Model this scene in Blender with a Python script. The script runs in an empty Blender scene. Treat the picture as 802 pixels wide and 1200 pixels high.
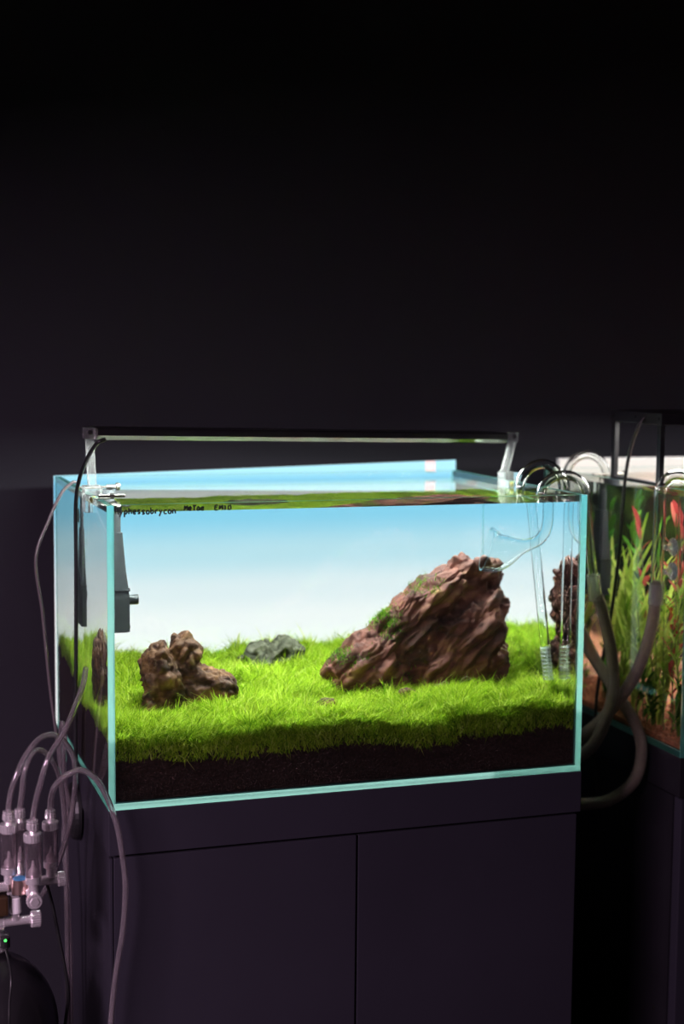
import bpy, bmesh, math, random
import numpy as np
from mathutils import Vector, Matrix, noise, Euler

random.seed(7)
rng = np.random.default_rng(11)
sc = bpy.context.scene
COL = sc.collection

# ------------------------------------------------------------------ camera
def make_camera():
    yaw, pitch, roll = 0.3235, -0.1018, 0.0094
    f = Vector((math.sin(yaw) * math.cos(pitch), math.cos(yaw) * math.cos(pitch), math.sin(pitch)))
    r = Vector((math.cos(yaw), -math.sin(yaw), 0)); u = r.cross(f)
    c, s = math.cos(roll), math.sin(roll)
    R, U = c * r + s * u, -s * r + c * u
    cam = bpy.data.cameras.new('camera'); o = bpy.data.objects.new('camera', cam); COL.objects.link(o)
    m = Matrix.Identity(4)
    for i in range(3):
        m[i][0], m[i][1], m[i][2] = R[i], U[i], -f[i]
    m[0][3], m[1][3], m[2][3] = -0.2934, -1.7248, 0.5316
    o.matrix_world = m
    cam.sensor_fit = 'VERTICAL'; cam.sensor_height = 36; cam.sensor_width = 24.06
    cam.lens = 53.23; cam.clip_start = 0.05; cam.clip_end = 30
    cam.dof.use_dof = True; cam.dof.focus_distance = 1.83; cam.dof.aperture_fstop = 2.8
    sc.camera = o
make_camera()

# ------------------------------------------------------------------ world, room light, exposure
sc.view_settings.view_transform = 'Standard'
sc.view_settings.look = 'None'
sc.view_settings.exposure = 0.0
sc.view_settings.gamma = 1.0
sc.view_settings.use_curve_mapping = False
w = bpy.data.worlds.new('world'); sc.world = w; w.use_nodes = True
w.node_tree.nodes['Background'].inputs[0].default_value = (0.75, 0.70, 0.85, 1)
w.node_tree.nodes['Background'].inputs[1].default_value = 0.008

def area(name, loc, target, size, power, col):
    l = bpy.data.lights.new(name, 'AREA'); l.shape = 'RECTANGLE'; l.size, l.size_y = size
    l.energy = power; l.color = col
    o = bpy.data.objects.new(name, l); COL.objects.link(o); o.location = loc
    o.rotation_euler = (Vector(target) - Vector(loc)).to_track_quat('-Z', 'Y').to_euler()
    return o
# the pink-tinted lamp over a neighbouring tank, out to the left, shining down
area('grow_lamp_light', (-1.25, -1.05, 0.62), (-1.13, -0.98, -0.30), (0.9, 0.3), 74, (1.0, 0.70, 0.92))

cy = sc.cycles
cy.max_bounces = 40; cy.transmission_bounces = 40; cy.transparent_max_bounces = 16
cy.diffuse_bounces = 4; cy.glossy_bounces = 36
cy.sample_clamp_indirect = 40.0
cy.use_guiding = True; cy.use_surface_guiding = True; cy.use_volume_guiding = False
cy.use_adaptive_sampling = False

# ------------------------------------------------------------------ helpers
def tag(o, label=None, cat=None, group=None, kind=None):
    if label: o['label'] = label
    if cat: o['category'] = cat
    if group: o['group'] = group
    if kind: o['kind'] = kind
    return o

def empty(name, loc=(0, 0, 0), rot=(0, 0, 0)):
    o = bpy.data.objects.new(name, None); COL.objects.link(o)
    o.empty_display_size = 0.02
    o.location = loc; o.rotation_euler = rot
    return o

def link_mesh(name, me, mats, parent=None, smooth=False):
    if not isinstance(mats, (list, tuple)): mats = [mats]
    for m in mats:
        if m: me.materials.append(m)
    if smooth:
        me.polygons.foreach_set('use_smooth', [True] * len(me.polygons))
    o = bpy.data.objects.new(name, me); COL.objects.link(o)
    if parent is not None: o.parent = parent
    return o

def obj(name, bm, mats, parent=None, smooth=False, loc=None):
    me = bpy.data.meshes.new(name); bm.normal_update(); bm.to_mesh(me); bm.free()
    o = link_mesh(name, me, mats, parent, smooth)
    if loc is not None: o.location = loc
    return o

def join(bm, other):
    me = bpy.data.meshes.new('tmp'); other.to_mesh(me); other.free(); bm.from_mesh(me); bpy.data.meshes.remove(me)

def box(x0, x1, y0, y1, z0, z1, bev=0.0, segs=2, bm=None):
    b = bmesh.new()
    bmesh.ops.create_cube(b, size=1)
    for v in b.verts:
        v.co = Vector(((x0 + x1) / 2 + v.co.x * (x1 - x0), (y0 + y1) / 2 + v.co.y * (y1 - y0), (z0 + z1) / 2 + v.co.z * (z1 - z0)))
    if bev > 0:
        bmesh.ops.bevel(b, geom=list(b.edges), offset=bev, segments=segs, affect='EDGES', profile=0.6)
    if bm is None: return b
    join(bm, b); return bm

def cat_rom(pts, n=10):
    pts = [Vector(p) for p in pts]
    P = [pts[0] * 2 - pts[1]] + pts + [pts[-1] * 2 - pts[-2]]
    out = []
    for i in range(1, len(P) - 2):
        a, b, c, d = P[i - 1], P[i], P[i + 1], P[i + 2]
        for k in range(n):
            t = k / n
            out.append(0.5 * ((2 * b) + (c - a) * t + (2 * a - 5 * b + 4 * c - d) * t * t + (3 * b - a - 3 * c + d) * t ** 3))
    out.append(pts[-1]); return out

def frames(path):
    n = len(path); T = []
    for i in range(n):
        a, b = path[max(i - 1, 0)], path[min(i + 1, n - 1)]
        T.append((b - a).normalized())
    up = Vector((0, 0, 1)) if abs(T[0].z) < 0.9 else Vector((0, 1, 0))
    N = (up - T[0] * up.dot(T[0])).normalized(); out = []
    for i in range(n):
        N = (N - T[i] * N.dot(T[i])).normalized()
        out.append((N, T[i].cross(N)))
    return out

def sweep(bm, path, r, seg=12, flip=False, caps=True):
    """a tube along path; r a number or a list of radii"""
    fr = frames(path); rings = []
    for i, p in enumerate(path):
        rad = r[i] if isinstance(r, (list, tuple)) else r
        N, B = fr[i]
        rings.append([bm.verts.new(p + (N * math.cos(2 * math.pi * k / seg) + B * math.sin(2 * math.pi * k / seg)) * rad) for k in range(seg)])
    for a, b in zip(rings, rings[1:]):
        for k in range(seg):
            q = [a[k], a[(k + 1) % seg], b[(k + 1) % seg], b[k]]
            bm.faces.new(q[::-1] if flip else q)
    if caps:
        for f in (bm.faces.new(rings[0] if flip else rings[0][::-1]), bm.faces.new(rings[-1][::-1] if flip else rings[-1])):
            for e in f.edges: e.smooth = False
    return rings

def tube(path, r, seg=12):
    bm = bmesh.new(); sweep(bm, path, r, seg); return bm

def hollow(path, r, wall, seg=16):
    """tube with a bore, r number or list"""
    bm = bmesh.new()
    ri = [x - wall for x in r] if isinstance(r, (list, tuple)) else r - wall
    A = sweep(bm, path, r, seg, caps=False); B = sweep(bm, path, ri, seg, flip=True, caps=False)
    for k in range(seg):
        j = (k + 1) % seg
        for f in (bm.faces.new([A[0][j], A[0][k], B[0][k], B[0][j]]), bm.faces.new([A[-1][k], A[-1][j], B[-1][j], B[-1][k]])):
            for e in f.edges: e.smooth = False
    return bm

def lathe(prof, seg=24, axis='Z', loc=(0, 0, 0)):
    """solid of revolution; prof list of (r, h) from bottom to top, r may be 0 at the ends"""
    bm = bmesh.new(); rings = []
    for r, h in prof:
        if r < 1e-7: rings.append([bm.verts.new((0, 0, h))])
        else: rings.append([bm.verts.new((r * math.cos(2 * math.pi * k / seg), r * math.sin(2 * math.pi * k / seg), h)) for k in range(seg)])
    for a, b in zip(rings, rings[1:]):
        for k in range(seg):
            j = (k + 1) % seg
            if len(a) == 1 and len(b) == 1: continue
            if len(a) == 1: bm.faces.new([a[0], b[j], b[k]][::-1]) if False else bm.faces.new([a[0], b[j], b[k]])
            elif len(b) == 1: bm.faces.new([a[k], a[j], b[0]])
            else: bm.faces.new([a[k], a[j], b[j], b[k]])
    if len(rings[0]) > 1: bm.faces.new(rings[0][::-1])
    if len(rings[-1]) > 1: bm.faces.new(rings[-1])
    M = {'Z': Matrix.Identity(4), 'X': Matrix.Rotation(math.pi / 2, 4, 'Y'), 'Y': Matrix.Rotation(-math.pi / 2, 4, 'X'), '-X': Matrix.Rotation(-math.pi / 2, 4, 'Y'), '-Y': Matrix.Rotation(math.pi / 2, 4, 'X')}[axis]
    bmesh.ops.transform(bm, matrix=Matrix.Translation(loc) @ M, verts=bm.verts)
    bmesh.ops.recalc_face_normals(bm, faces=bm.faces)
    return bm

def cyl(r, h, axis='Z', loc=(0, 0, 0), seg=20, bev=0.0006):
    b = min(bev, r * 0.4, h * 0.4)
    return lathe([(r - b, 0), (r, b), (r, h - b), (r - b, h)], seg, axis, loc)

def knurled(r, h, axis, loc, n=22, depth=0.06):
    bm = bmesh.new(); rings = []
    for hh, s in ((0, 0.9), (h * 0.12, 1), (h * 0.88, 1), (h, 0.9)):
        rings.append([bm.verts.new((r * s * (1 - (depth if k % 2 else 0)) * math.cos(math.pi * k / n), r * s * (1 - (depth if k % 2 else 0)) * math.sin(math.pi * k / n), hh)) for k in range(2 * n)])
    for a, b in zip(rings, rings[1:]):
        for k in range(2 * n): bm.faces.new([a[k], a[(k + 1) % (2 * n)], b[(k + 1) % (2 * n)], b[k]])
    bm.faces.new(rings[0][::-1]); bm.faces.new(rings[-1])
    M = {'Z': Matrix.Identity(4), 'X': Matrix.Rotation(math.pi / 2, 4, 'Y'), 'Y': Matrix.Rotation(-math.pi / 2, 4, 'X'), '-Y': Matrix.Rotation(math.pi / 2, 4, 'X')}[axis]
    bmesh.ops.transform(bm, matrix=Matrix.Translation(loc) @ M, verts=bm.verts)
    bmesh.ops.recalc_face_normals(bm, faces=bm.faces)
    return bm

# ------------------------------------------------------------------ materials
def mat(name):
    m = bpy.data.materials.new(name); m.use_nodes = True
    nt = m.node_tree; nt.nodes.clear()
    out = nt.nodes.new('ShaderNodeOutputMaterial')
    return m, nt, out

def principled(name, col, rough=0.5, metal=0.0, trans=0.0, ior=1.45, coat=0.0, bump=None, vary=None, spec=0.5):
    m, nt, out = mat(name)
    p = nt.nodes.new('ShaderNodeBsdfPrincipled')
    p.inputs['Base Color'].default_value = (*col, 1); p.inputs['Roughness'].default_value = rough
    p.inputs['Metallic'].default_value = metal; p.inputs['Transmission Weight'].default_value = trans
    p.inputs['IOR'].default_value = ior; p.inputs['Coat Weight'].default_value = coat
    p.inputs['Specular IOR Level'].default_value = spec
    nt.links.new(p.outputs[0], out.inputs[0])
    tc = nt.nodes.new('ShaderNodeTexCoord')
    if vary:
        n = nt.nodes.new('ShaderNodeTexNoise'); n.inputs['Scale'].default_value = vary[0]; n.inputs['Detail'].default_value = 5
        r = nt.nodes.new('ShaderNodeValToRGB'); a = vary[1]
        r.color_ramp.elements[0].position = 0.3; r.color_ramp.elements[1].position = 0.7
        r.color_ramp.elements[0].color = (*[c * (1 - a) for c in col], 1); r.color_ramp.elements[1].color = (*[c * (1 + a) for c in col], 1)
        nt.links.new(tc.outputs['Object'], n.inputs['Vector']); nt.links.new(n.outputs['Fac'], r.inputs[0]); nt.links.new(r.outputs[0], p.inputs['Base Color'])
    if bump:
        n = nt.nodes.new('ShaderNodeTexNoise'); n.inputs['Scale'].default_value = bump[0]; n.inputs['Detail'].default_value = 4
        b = nt.nodes.new('ShaderNodeBump'); b.inputs['Strength'].default_value = bump[1]; b.inputs['Distance'].default_value = bump[2]
        nt.links.new(tc.outputs['Object'], n.inputs['Vector']); nt.links.new(n.outputs['Fac'], b.inputs['Height']); nt.links.new(b.outputs[0], p.inputs['Normal'])
    return m

def glass(name, col, ior, rough=0.0, ripple=None):
    m, nt, out = mat(name)
    g = nt.nodes.new('ShaderNodeBsdfGlass'); g.inputs['Color'].default_value = (*col, 1)
    g.inputs['IOR'].default_value = ior; g.inputs['Roughness'].default_value = rough
    nt.links.new(g.outputs[0], out.inputs[0])
    if ripple:
        tc = nt.nodes.new('ShaderNodeTexCoord'); n = nt.nodes.new('ShaderNodeTexNoise'); b = nt.nodes.new('ShaderNodeBump')
        n.inputs['Scale'].default_value = ripple[0]; n.inputs['Detail'].default_value = 1.0
        b.inputs['Strength'].default_value = ripple[1]; b.inputs['Distance'].default_value = ripple[2]
        nt.links.new(tc.outputs['Object'], n.inputs['Vector']); nt.links.new(n.outputs['Fac'], b.inputs['Height']); nt.links.new(b.outputs[0], g.inputs['Normal'])
    return m

def milky(name, col, ior, rough, body, f):
    m, nt, out = mat(name)
    g = nt.nodes.new('ShaderNodeBsdfGlass'); g.inputs['Color'].default_value = (*col, 1); g.inputs['IOR'].default_value = ior; g.inputs['Roughness'].default_value = rough
    d = nt.nodes.new('ShaderNodeBsdfDiffuse'); d.inputs[0].default_value = (*body, 1)
    t = nt.nodes.new('ShaderNodeBsdfTranslucent'); t.inputs[0].default_value = (*body, 1)
    a = nt.nodes.new('ShaderNodeMixShader'); a.inputs[0].default_value = 0.5
    b = nt.nodes.new('ShaderNodeMixShader'); b.inputs[0].default_value = f
    nt.links.new(d.outputs[0], a.inputs[1]); nt.links.new(t.outputs[0], a.inputs[2])
    nt.links.new(g.outputs[0], b.inputs[1]); nt.links.new(a.outputs[0], b.inputs[2]); nt.links.new(b.outputs[0], out.inputs[0])
    return m

def emission(name, col, strength):
    m, nt, out = mat(name)
    e = nt.nodes.new('ShaderNodeEmission'); e.inputs[0].default_value = (*col, 1); e.inputs[1].default_value = strength
    nt.links.new(e.outputs[0], out.inputs[0]); return m

def screen_mat(name, stops, strength):
    """backlit film printed with a vertical colour run, in metres above the tank bottom"""
    m, nt, out = mat(name)
    tc = nt.nodes.new('ShaderNodeTexCoord'); s = nt.nodes.new('ShaderNodeSeparateXYZ')
    mp = nt.nodes.new('ShaderNodeMapRange'); mp.inputs['From Min'].default_value = 0.0; mp.inputs['From Max'].default_value = 0.4
    r = nt.nodes.new('ShaderNodeValToRGB'); cr = r.color_ramp; cr.interpolation = 'EASE'
    while len(cr.elements) > 1: cr.elements.remove(cr.elements[-1])
    cr.elements[0].position = stops[0][0] / 0.4; cr.elements[0].color = (*stops[0][1], 1)
    for z, c in stops[1:]:
        e = cr.elements.new(z / 0.4); e.color = (*c, 1)
    em = nt.nodes.new('ShaderNodeEmission'); em.inputs[1].default_value = strength
    nt.links.new(tc.outputs['Object'], s.inputs[0]); nt.links.new(s.outputs['Z'], mp.inputs['Value'])
    nt.links.new(mp.outputs[0], r.inputs[0]); nt.links.new(r.outputs[0], em.inputs[0]); nt.links.new(em.outputs[0], out.inputs[0])
    return m

def leaf_mat(name, stops, transl=0.4, gloss=0.0):
    m, nt, out = mat(name)
    g = nt.nodes.new('ShaderNodeNewGeometry'); r = nt.nodes.new('ShaderNodeValToRGB'); cr = r.color_ramp
    cr.elements[0].position = stops[0][0]; cr.elements[0].color = (*stops[0][1], 1)
    cr.elements[1].position = stops[-1][0]; cr.elements[1].color = (*stops[-1][1], 1)
    for p, c in stops[1:-1]:
        e = cr.elements.new(p); e.color = (*c, 1)
    d = nt.nodes.new('ShaderNodeBsdfDiffuse'); t = nt.nodes.new('ShaderNodeBsdfTranslucent'); mx = nt.nodes.new('ShaderNodeMixShader')
    mx.inputs[0].default_value = transl
    nt.links.new(g.outputs['Random Per Island'], r.inputs[0])
    nt.links.new(r.outputs[0], d.inputs[0]); nt.links.new(r.outputs[0], t.inputs[0])
    nt.links.new(d.outputs[0], mx.inputs[1]); nt.links.new(t.outputs[0], mx.inputs[2])
    nt.links.new(mx.outputs[0], out.inputs[0])
    return m

def object_leaf_mat(name, a, b, transl=0.4):
    m = leaf_mat(name, [(0, a), (1, b)], transl)
    nt = m.node_tree
    oi = nt.nodes.new('ShaderNodeObjectInfo')
    ramp = [n for n in nt.nodes if n.type == 'VALTORGB'][0]
    nt.links.new(oi.outputs['Random'], ramp.inputs[0]); return m

def edge_mat(name, col):
    """polished cut edge of iron-tinted glass: mostly clear, a little scattering"""
    m, nt, out = mat(name)
    t = nt.nodes.new('ShaderNodeBsdfTranslucent'); t.inputs[0].default_value = (*col, 1)
    g = nt.nodes.new('ShaderNodeBsdfGlass'); g.inputs['IOR'].default_value = 1.5; g.inputs['Roughness'].default_value = 0.05
    g.inputs[0].default_value = (0.80, 0.96, 0.92, 1)
    b = nt.nodes.new('ShaderNodeMixShader'); b.inputs[0].default_value = 0.40
    nt.links.new(g.outputs[0], b.inputs[1]); nt.links.new(t.outputs[0], b.inputs[2]); nt.links.new(b.outputs[0], out.inputs[0])
    return m

def rock_mat(name, cols, scale, rot=(0, 0, 0)):
    m, nt, out = mat(name)
    p = nt.nodes.new('ShaderNodeBsdfPrincipled'); p.inputs['Roughness'].default_value = 0.75
    tc = nt.nodes.new('ShaderNodeTexCoord'); mp = nt.nodes.new('ShaderNodeMapping'); mp.inputs['Rotation'].default_value = rot
    mp.inputs['Scale'].default_value = (0.55, 1, 1.4)
    n = nt.nodes.new('ShaderNodeTexNoise'); n.inputs['Scale'].default_value = scale; n.inputs['Detail'].default_value = 7; n.inputs['Roughness'].default_value = 0.62
    r = nt.nodes.new('ShaderNodeValToRGB'); cr = r.color_ramp
    cr.elements[0].position = 0.30; cr.elements[0].color = (*cols[0], 1)
    cr.elements[1].position = 0.72; cr.elements[1].color = (*cols[-1], 1)
    for k, c in enumerate(cols[1:-1]):
        e = cr.elements.new(0.30 + 0.42 * (k + 1) / (len(cols) - 1)); e.color = (*c, 1)
    n2 = nt.nodes.new('ShaderNodeTexNoise'); n2.inputs['Scale'].default_value = scale * 6; n2.inputs['Detail'].default_value = 5
    b = nt.nodes.new('ShaderNodeBump'); b.inputs['Strength'].default_value = 0.55; b.inputs['Distance'].default_value = 0.003
    L = nt.links.new
    L(tc.outputs['Object'], mp.inputs['Vector']); L(mp.outputs[0], n.inputs['Vector']); L(tc.outputs['Object'], n2.inputs['Vector'])
    L(n.outputs['Fac'], r.inputs[0]); L(r.outputs[0], p.inputs['Base Color']); L(n2.outputs['Fac'], b.inputs['Height']); L(b.outputs[0], p.inputs['Normal'])
    L(p.outputs[0], out.inputs[0]); return m

M = {}
M['wall'] = principled('wall_paint', (0.0118, 0.0106, 0.0172), 0.85, bump=(60, 0.2, 0.002), vary=(3, 0.1))
M['floor'] = principled('floor_dark', (0.02, 0.018, 0.02), 0.6, vary=(8, 0.2))
M['cab'] = principled('cabinet_paint', (0.021, 0.019, 0.028), 0.42, bump=(240, 0.08, 0.0006), vary=(5, 0.08))
M['cab_dark'] = principled('cabinet_core', (0.006, 0.005, 0.007), 0.7)
M['cab2'] = principled('black_cabinet_laminate', (0.008, 0.007, 0.010), 0.5, vary=(6, 0.2))
M['glass'] = glass('clear_glass', (0.985, 1.0, 0.995), 1.5)
M['pipe'] = glass('pipe_glass', (0.985, 0.99, 0.99), 1.5)
M['pipe_wet'] = glass('pipe_glass_in_water', (0.96, 0.98, 0.98), 1.14)
M['acrylic'] = milky('clear_acrylic', (0.97, 0.98, 0.98), 1.49, 0.06, (0.80, 0.82, 0.82), 0.10)
M['water'] = glass('water', (0.985, 1.0, 1.0), 1.333)
M['edge'] = edge_mat('glass_cut_edge', (0.45, 1.0, 0.93))
M['black'] = principled('black_plastic', (0.010, 0.010, 0.011), 0.4, bump=(300, 0.1, 0.0005))
M['black_metal'] = principled('black_anodised', (0.012, 0.011, 0.013), 0.38, vary=(40, 0.2))
M['grey_plastic'] = principled('grey_plastic', (0.056, 0.066, 0.072), 0.45, bump=(400, 0.15, 0.0005))
M['dark_plastic'] = principled('charcoal_plastic', (0.018, 0.020, 0.026), 0.45, bump=(400, 0.15, 0.0005))
M['steel'] = principled('brushed_steel', (0.86, 0.82, 0.83), 0.27, 0.75, bump=(500, 0.1, 0.0003))
M['chamfer'] = principled('dark_polished_bevel', (0.09, 0.10, 0.08), 0.18, 1.0, vary=(30, 0.04))
M['clip'] = principled('dull_steel', (0.22, 0.21, 0.19), 0.35, 0.9, vary=(200, 0.2))
M['brass'] = principled('brass_screw', (0.62, 0.45, 0.16), 0.3, 1.0, vary=(200, 0.1))
M['cable'] = principled('black_cable', (0.012, 0.012, 0.013), 0.35, bump=(600, 0.05, 0.0003))
M['cable_grey'] = principled('grey_cable', (0.10, 0.085, 0.09), 0.3, bump=(600, 0.05, 0.0003))
M['ink'] = principled('marker_ink', (0.004, 0.005, 0.008), 0.5, vary=(500, 0.3))
M['hose'] = principled('smoky_hose', (0.44, 0.38, 0.30), 0.16, trans=0.72, ior=1.25, bump=(80, 0.1, 0.001))
M['counter'] = milky('counter_acrylic', (0.95, 0.92, 0.93), 1.45, 0.02, (0.6, 0.55, 0.58), 0.05)
M['tube'] = milky('clear_silicone', (0.95, 0.92, 0.93), 1.4, 0.05, (0.62, 0.58, 0.60), 0.13)
M['soil'] = principled('aqua_soil', (0.040, 0.017, 0.013), 0.9, bump=(420, 1.0, 0.003), vary=(300, 0.6))
M['gravel'] = principled('orange_gravel', (0.42, 0.15, 0.07), 0.8, vary=(120, 0.5))
M['rock'] = rock_mat('brown_stone', [(0.010, 0.0055, 0.0045), (0.078, 0.022, 0.014), (0.155, 0.046, 0.028), (0.20, 0.105, 0.022)], 26, (0, 0.7, 0))
M['rock2'] = rock_mat('ochre_stone', [(0.010, 0.006, 0.004), (0.068, 0.025, 0.011), (0.15, 0.062, 0.017), (0.20, 0.105, 0.028)], 34)
M['rock3'] = rock_mat('grey_green_stone', [(0.014, 0.015, 0.009), (0.05, 0.052, 0.028), (0.10, 0.105, 0.065), (0.22, 0.22, 0.17)], 46)
M['root'] = principled('pale_root', (0.55, 0.52, 0.40), 0.7, vary=(100, 0.2))
M['grass'] = leaf_mat('carpet_plant', [(0.0, (0.10, 0.24, 0.008)), (0.40, (0.34, 0.55, 0.025)), (0.80, (0.60, 0.75, 0.07)), (1.0, (0.80, 0.86, 0.24))], 0.45)
M['moss'] = leaf_mat('moss_leaf', [(0, (0.04, 0.12, 0.01)), (1, (0.16, 0.32, 0.02))], 0.35)
M['led'] = emission('led_board', (0.95, 1.0, 0.95), 98.0)
M['led2'] = emission('led_board_neighbour', (1.0, 0.98, 0.94), 30.0)
M['pink_tape'] = principled('pink_tape', (0.72, 0.50, 0.54), 0.6, vary=(80, 0.08))
M['screen'] = screen_mat('backlit_gradient_film', [(0.0, (1, 1, 1)), (0.16, (0.97, 0.97, 0.97)), (0.205, (0.82, 0.89, 0.93)), (0.255, (0.54, 0.78, 0.88)), (0.315, (0.27, 0.66, 0.88)), (0.345, (0.23, 0.62, 0.88)), (0.365, (0.42, 0.80, 0.92))], 1.2)
M['white_light'] = emission('white_screen_glow', (1.0, 0.93, 0.86), 1.0)
M['white'] = principled('white_plastic', (0.75, 0.74, 0.74), 0.4, vary=(40, 0.05))
M['blue'] = principled('blue_dial', (0.06, 0.22, 0.40), 0.35, vary=(90, 0.15))
M['green_led'] = emission('green_indicator', (0.1, 1.0, 0.15), 2.0)
M['amber'] = principled('amber_dark_plastic', (0.035, 0.018, 0.008), 0.4, vary=(60, 0.3))

# ------------------------------------------------------------------ setting
W, D, H, T = 0.615, 0.433, 0.36, 0.008
WATER_Z = 0.351
tag(obj('wall_back', box(-3.2, 4.2, 0.56, 0.66, -0.76, 2.6), M['wall']), kind='structure')
tag(obj('floor', box(-3.2, 4.2, -4.0, 0.56, -0.86, -0.76), M['floor']), kind='structure')

# ------------------------------------------------------------------ cabinets
def main_cabinet():
    t = empty('aquarium_cabinet', (0, 0, -0.76))
    tag(t, 'dark purple-black two-door cabinet carrying the grass and rock aquarium', 'cabinet')
    def P(name, bm, m, par=t):
        bmesh.ops.translate(bm, verts=bm.verts, vec=(0, 0, 0.76)); return obj(name, bm, m, par)
    P('carcass', box(0.002, W - 0.004, 0.010, D - 0.002, -0.755, -0.056), M['cab'])
    P('core', box(0.02, W - 0.02, 0.004, 0.0098, -0.74, -0.0575), M['cab_dark'])
    P('top_panel', box(-0.0005, W + 0.001, -0.002, D + 0.002, -0.0540, -0.0003, 0.0008), M['cab'])
    P('door', box(0.0052, 0.3072, -0.0015, 0.0035, -0.735, -0.0572, 0.0008), M['cab'])
    P('door', box(0.3102, W - 0.0045, -0.0015, 0.0035, -0.735, -0.0572, 0.0008), M['cab'])
    P('side_edge', box(0.0005, 0.0040, -0.001, 0.0098, -0.755, -0.0575, 0.0005), M['cab'])
    P('plinth', box(0.01, W - 0.01, 0.004, 0.0098, -0.76, -0.738), M['cab_dark'])
    g = P('cable_grommet', hollow_ring((-0.001, 0.236, -0.068), 0.038, 0.026, 0.012), M['black'])
    bm = cyl(0.026, 0.0015, 'X', (-0.0012, 0.236, -0.068), 24)
    bmesh.ops.translate(bm, verts=bm.verts, vec=(0, 0, 0.76)); obj('hole', bm, M['cab_dark'], g)
def hollow_ring(c, ro, ri, h):
    prof = [(ri, 0.0), (ro, 0.0), (ro, h * 0.35), (ro * 0.96, h * 0.7), ((ro + ri) / 2, h), (ri, h * 0.6), (ri, 0.0)]
    bm = bmesh.new(); seg = 32; rings = []
    for r, hh in prof[:-1]:
        rings.append([bm.verts.new((c[0] - hh, c[1] + r * math.cos(2 * math.pi * k / seg), c[2] + r * math.sin(2 * math.pi * k / seg))) for k in range(seg)])
    rings.append(rings[0])
    for a, b in zip(rings, rings[1:]):
        for k in range(seg): bm.faces.new([a[k], a[(k + 1) % seg], b[(k + 1) % seg], b[k]])
    bmesh.ops.recalc_face_normals(bm, faces=bm.faces); return bm
main_cabinet()

X2, Y2, W2, D2 = 0.774, 0.018, 0.62, 0.43
def second_cabinet():
    t = empty('black_cabinet', (X2, Y2, -0.76)); tag(t, 'black cabinet under the planted tank at the right edge', 'cabinet')
    def P(name, bm, m): bmesh.ops.translate(bm, verts=bm.verts, vec=(-X2, -Y2, 0.76)); return obj(name, bm, m, t)
    P('carcass', box(X2 + 0.003, X2 + W2, Y2 + 0.02, Y2 + D2, -0.76, -0.058), M['cab2'])
    P('top_panel', box(X2, X2 + W2, Y2, Y2 + D2, -0.055, -0.0003, 0.001), M['cab2'])
    P('door', box(X2 + 0.004, X2 + 0.308, Y2, Y2 + 0.018, -0.74, -0.058, 0.0015), M['cab'])
    P('door', box(X2 + 0.311, X2 + W2 - 0.004, Y2, Y2 + 0.018, -0.74, -0.058, 0.0015), M['cab'])
second_cabinet()

# ------------------------------------------------------------------ tanks
def pane(x0, x1, y0, y1, z0, z1, axis):
    b = box(x0, x1, y0, y1, z0, z1)
    b.normal_update()
    for f in b.faces:
        f.material_index = 0 if abs(f.normal['XYZ'.index(axis)]) > 0.9 else 1
    return b
def tank(name, x0, y0, w_, d_, label):
    t = empty(name, (x0, y0, 0)); tag(t, label, 'aquarium')
    g = 0.00015; mm = [M['glass'], M['edge']]
    out = {}
    for nm, args in (('bottom_pane', (0, w_, 0, d_, 0, T, 'Z')), ('side_pane', (0, T, 0, d_, T + g, H, 'X')), ('side_pane', (w_ - T, w_, 0, d_, T + g, H, 'X')),
                     ('front_pane', (T + g, w_ - T - g, 0, T, T + g, H, 'Y')), ('back_pane', (T + g, w_ - T - g, d_ - T, d_, T + g, H, 'Y'))):
        out[nm] = obj(nm, pane(*args), mm, t)
    return t, out
aq, panes = tank('aquarium', 0, 0, W, D, 'rimless glass aquarium holding the grass carpet and brown rocks')
aq2, panes2 = tank('aquarium', X2, Y2, W2, D2, 'planted glass aquarium cut off by the right edge')

def water(x0, y0, w_, d_, label):
    e = -0.0003          # the water closes onto the panes
    bm = box(x0 + T + e, x0 + w_ - T - 0.0004, y0 + T + e, y0 + d_ - T - e, T + 0.0004, WATER_Z)
    tag(obj('water', bm, M['water']), label, 'water', kind='stuff')
water(0, 0, W, D, 'clear water filling the aquarium with the grass carpet')
water(X2, Y2, W2, D2, 'clear water filling the planted aquarium at the right edge')

# backlit gradient film behind the main tank
def back_screen():
    t = empty('background_screen', (0, D + 0.003, 0)); tag(t, 'backlit blue-to-white gradient screen behind the rocks', 'screen')
    bm = bmesh.new()
    pts = [(-0.001, 0.0), (W + 0.001, 0.0), (W + 0.001, 0.3755), (-0.001, 0.3605)]
    f = [bm.verts.new((x, 0, z)) for x, z in pts]; b = [bm.verts.new((x, 0.004, z)) for x, z in pts]
    bm.faces.new(f); fb = bm.faces.new(b[::-1])
    sides = [bm.faces.new([f[i], b[i], b[(i + 1) % 4], f[(i + 1) % 4]]) for i in range(4)]
    fb.material_index = 1
    for s in sides: s.material_index = 1
    bmesh.ops.recalc_face_normals(bm, faces=bm.faces)
    obj('film', bm, [M['screen'], M['white']], t)
    bm = box(-0.001, W + 0.001, 0.0042, 0.012, 0.0, 0.3595); obj('light_box', bm, M['black'], t)
    obj('tape', box(0.565, 0.582, -0.0008, -0.0002, 0.3575, 0.3745), M['pink_tape'], t)
back_screen()

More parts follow.
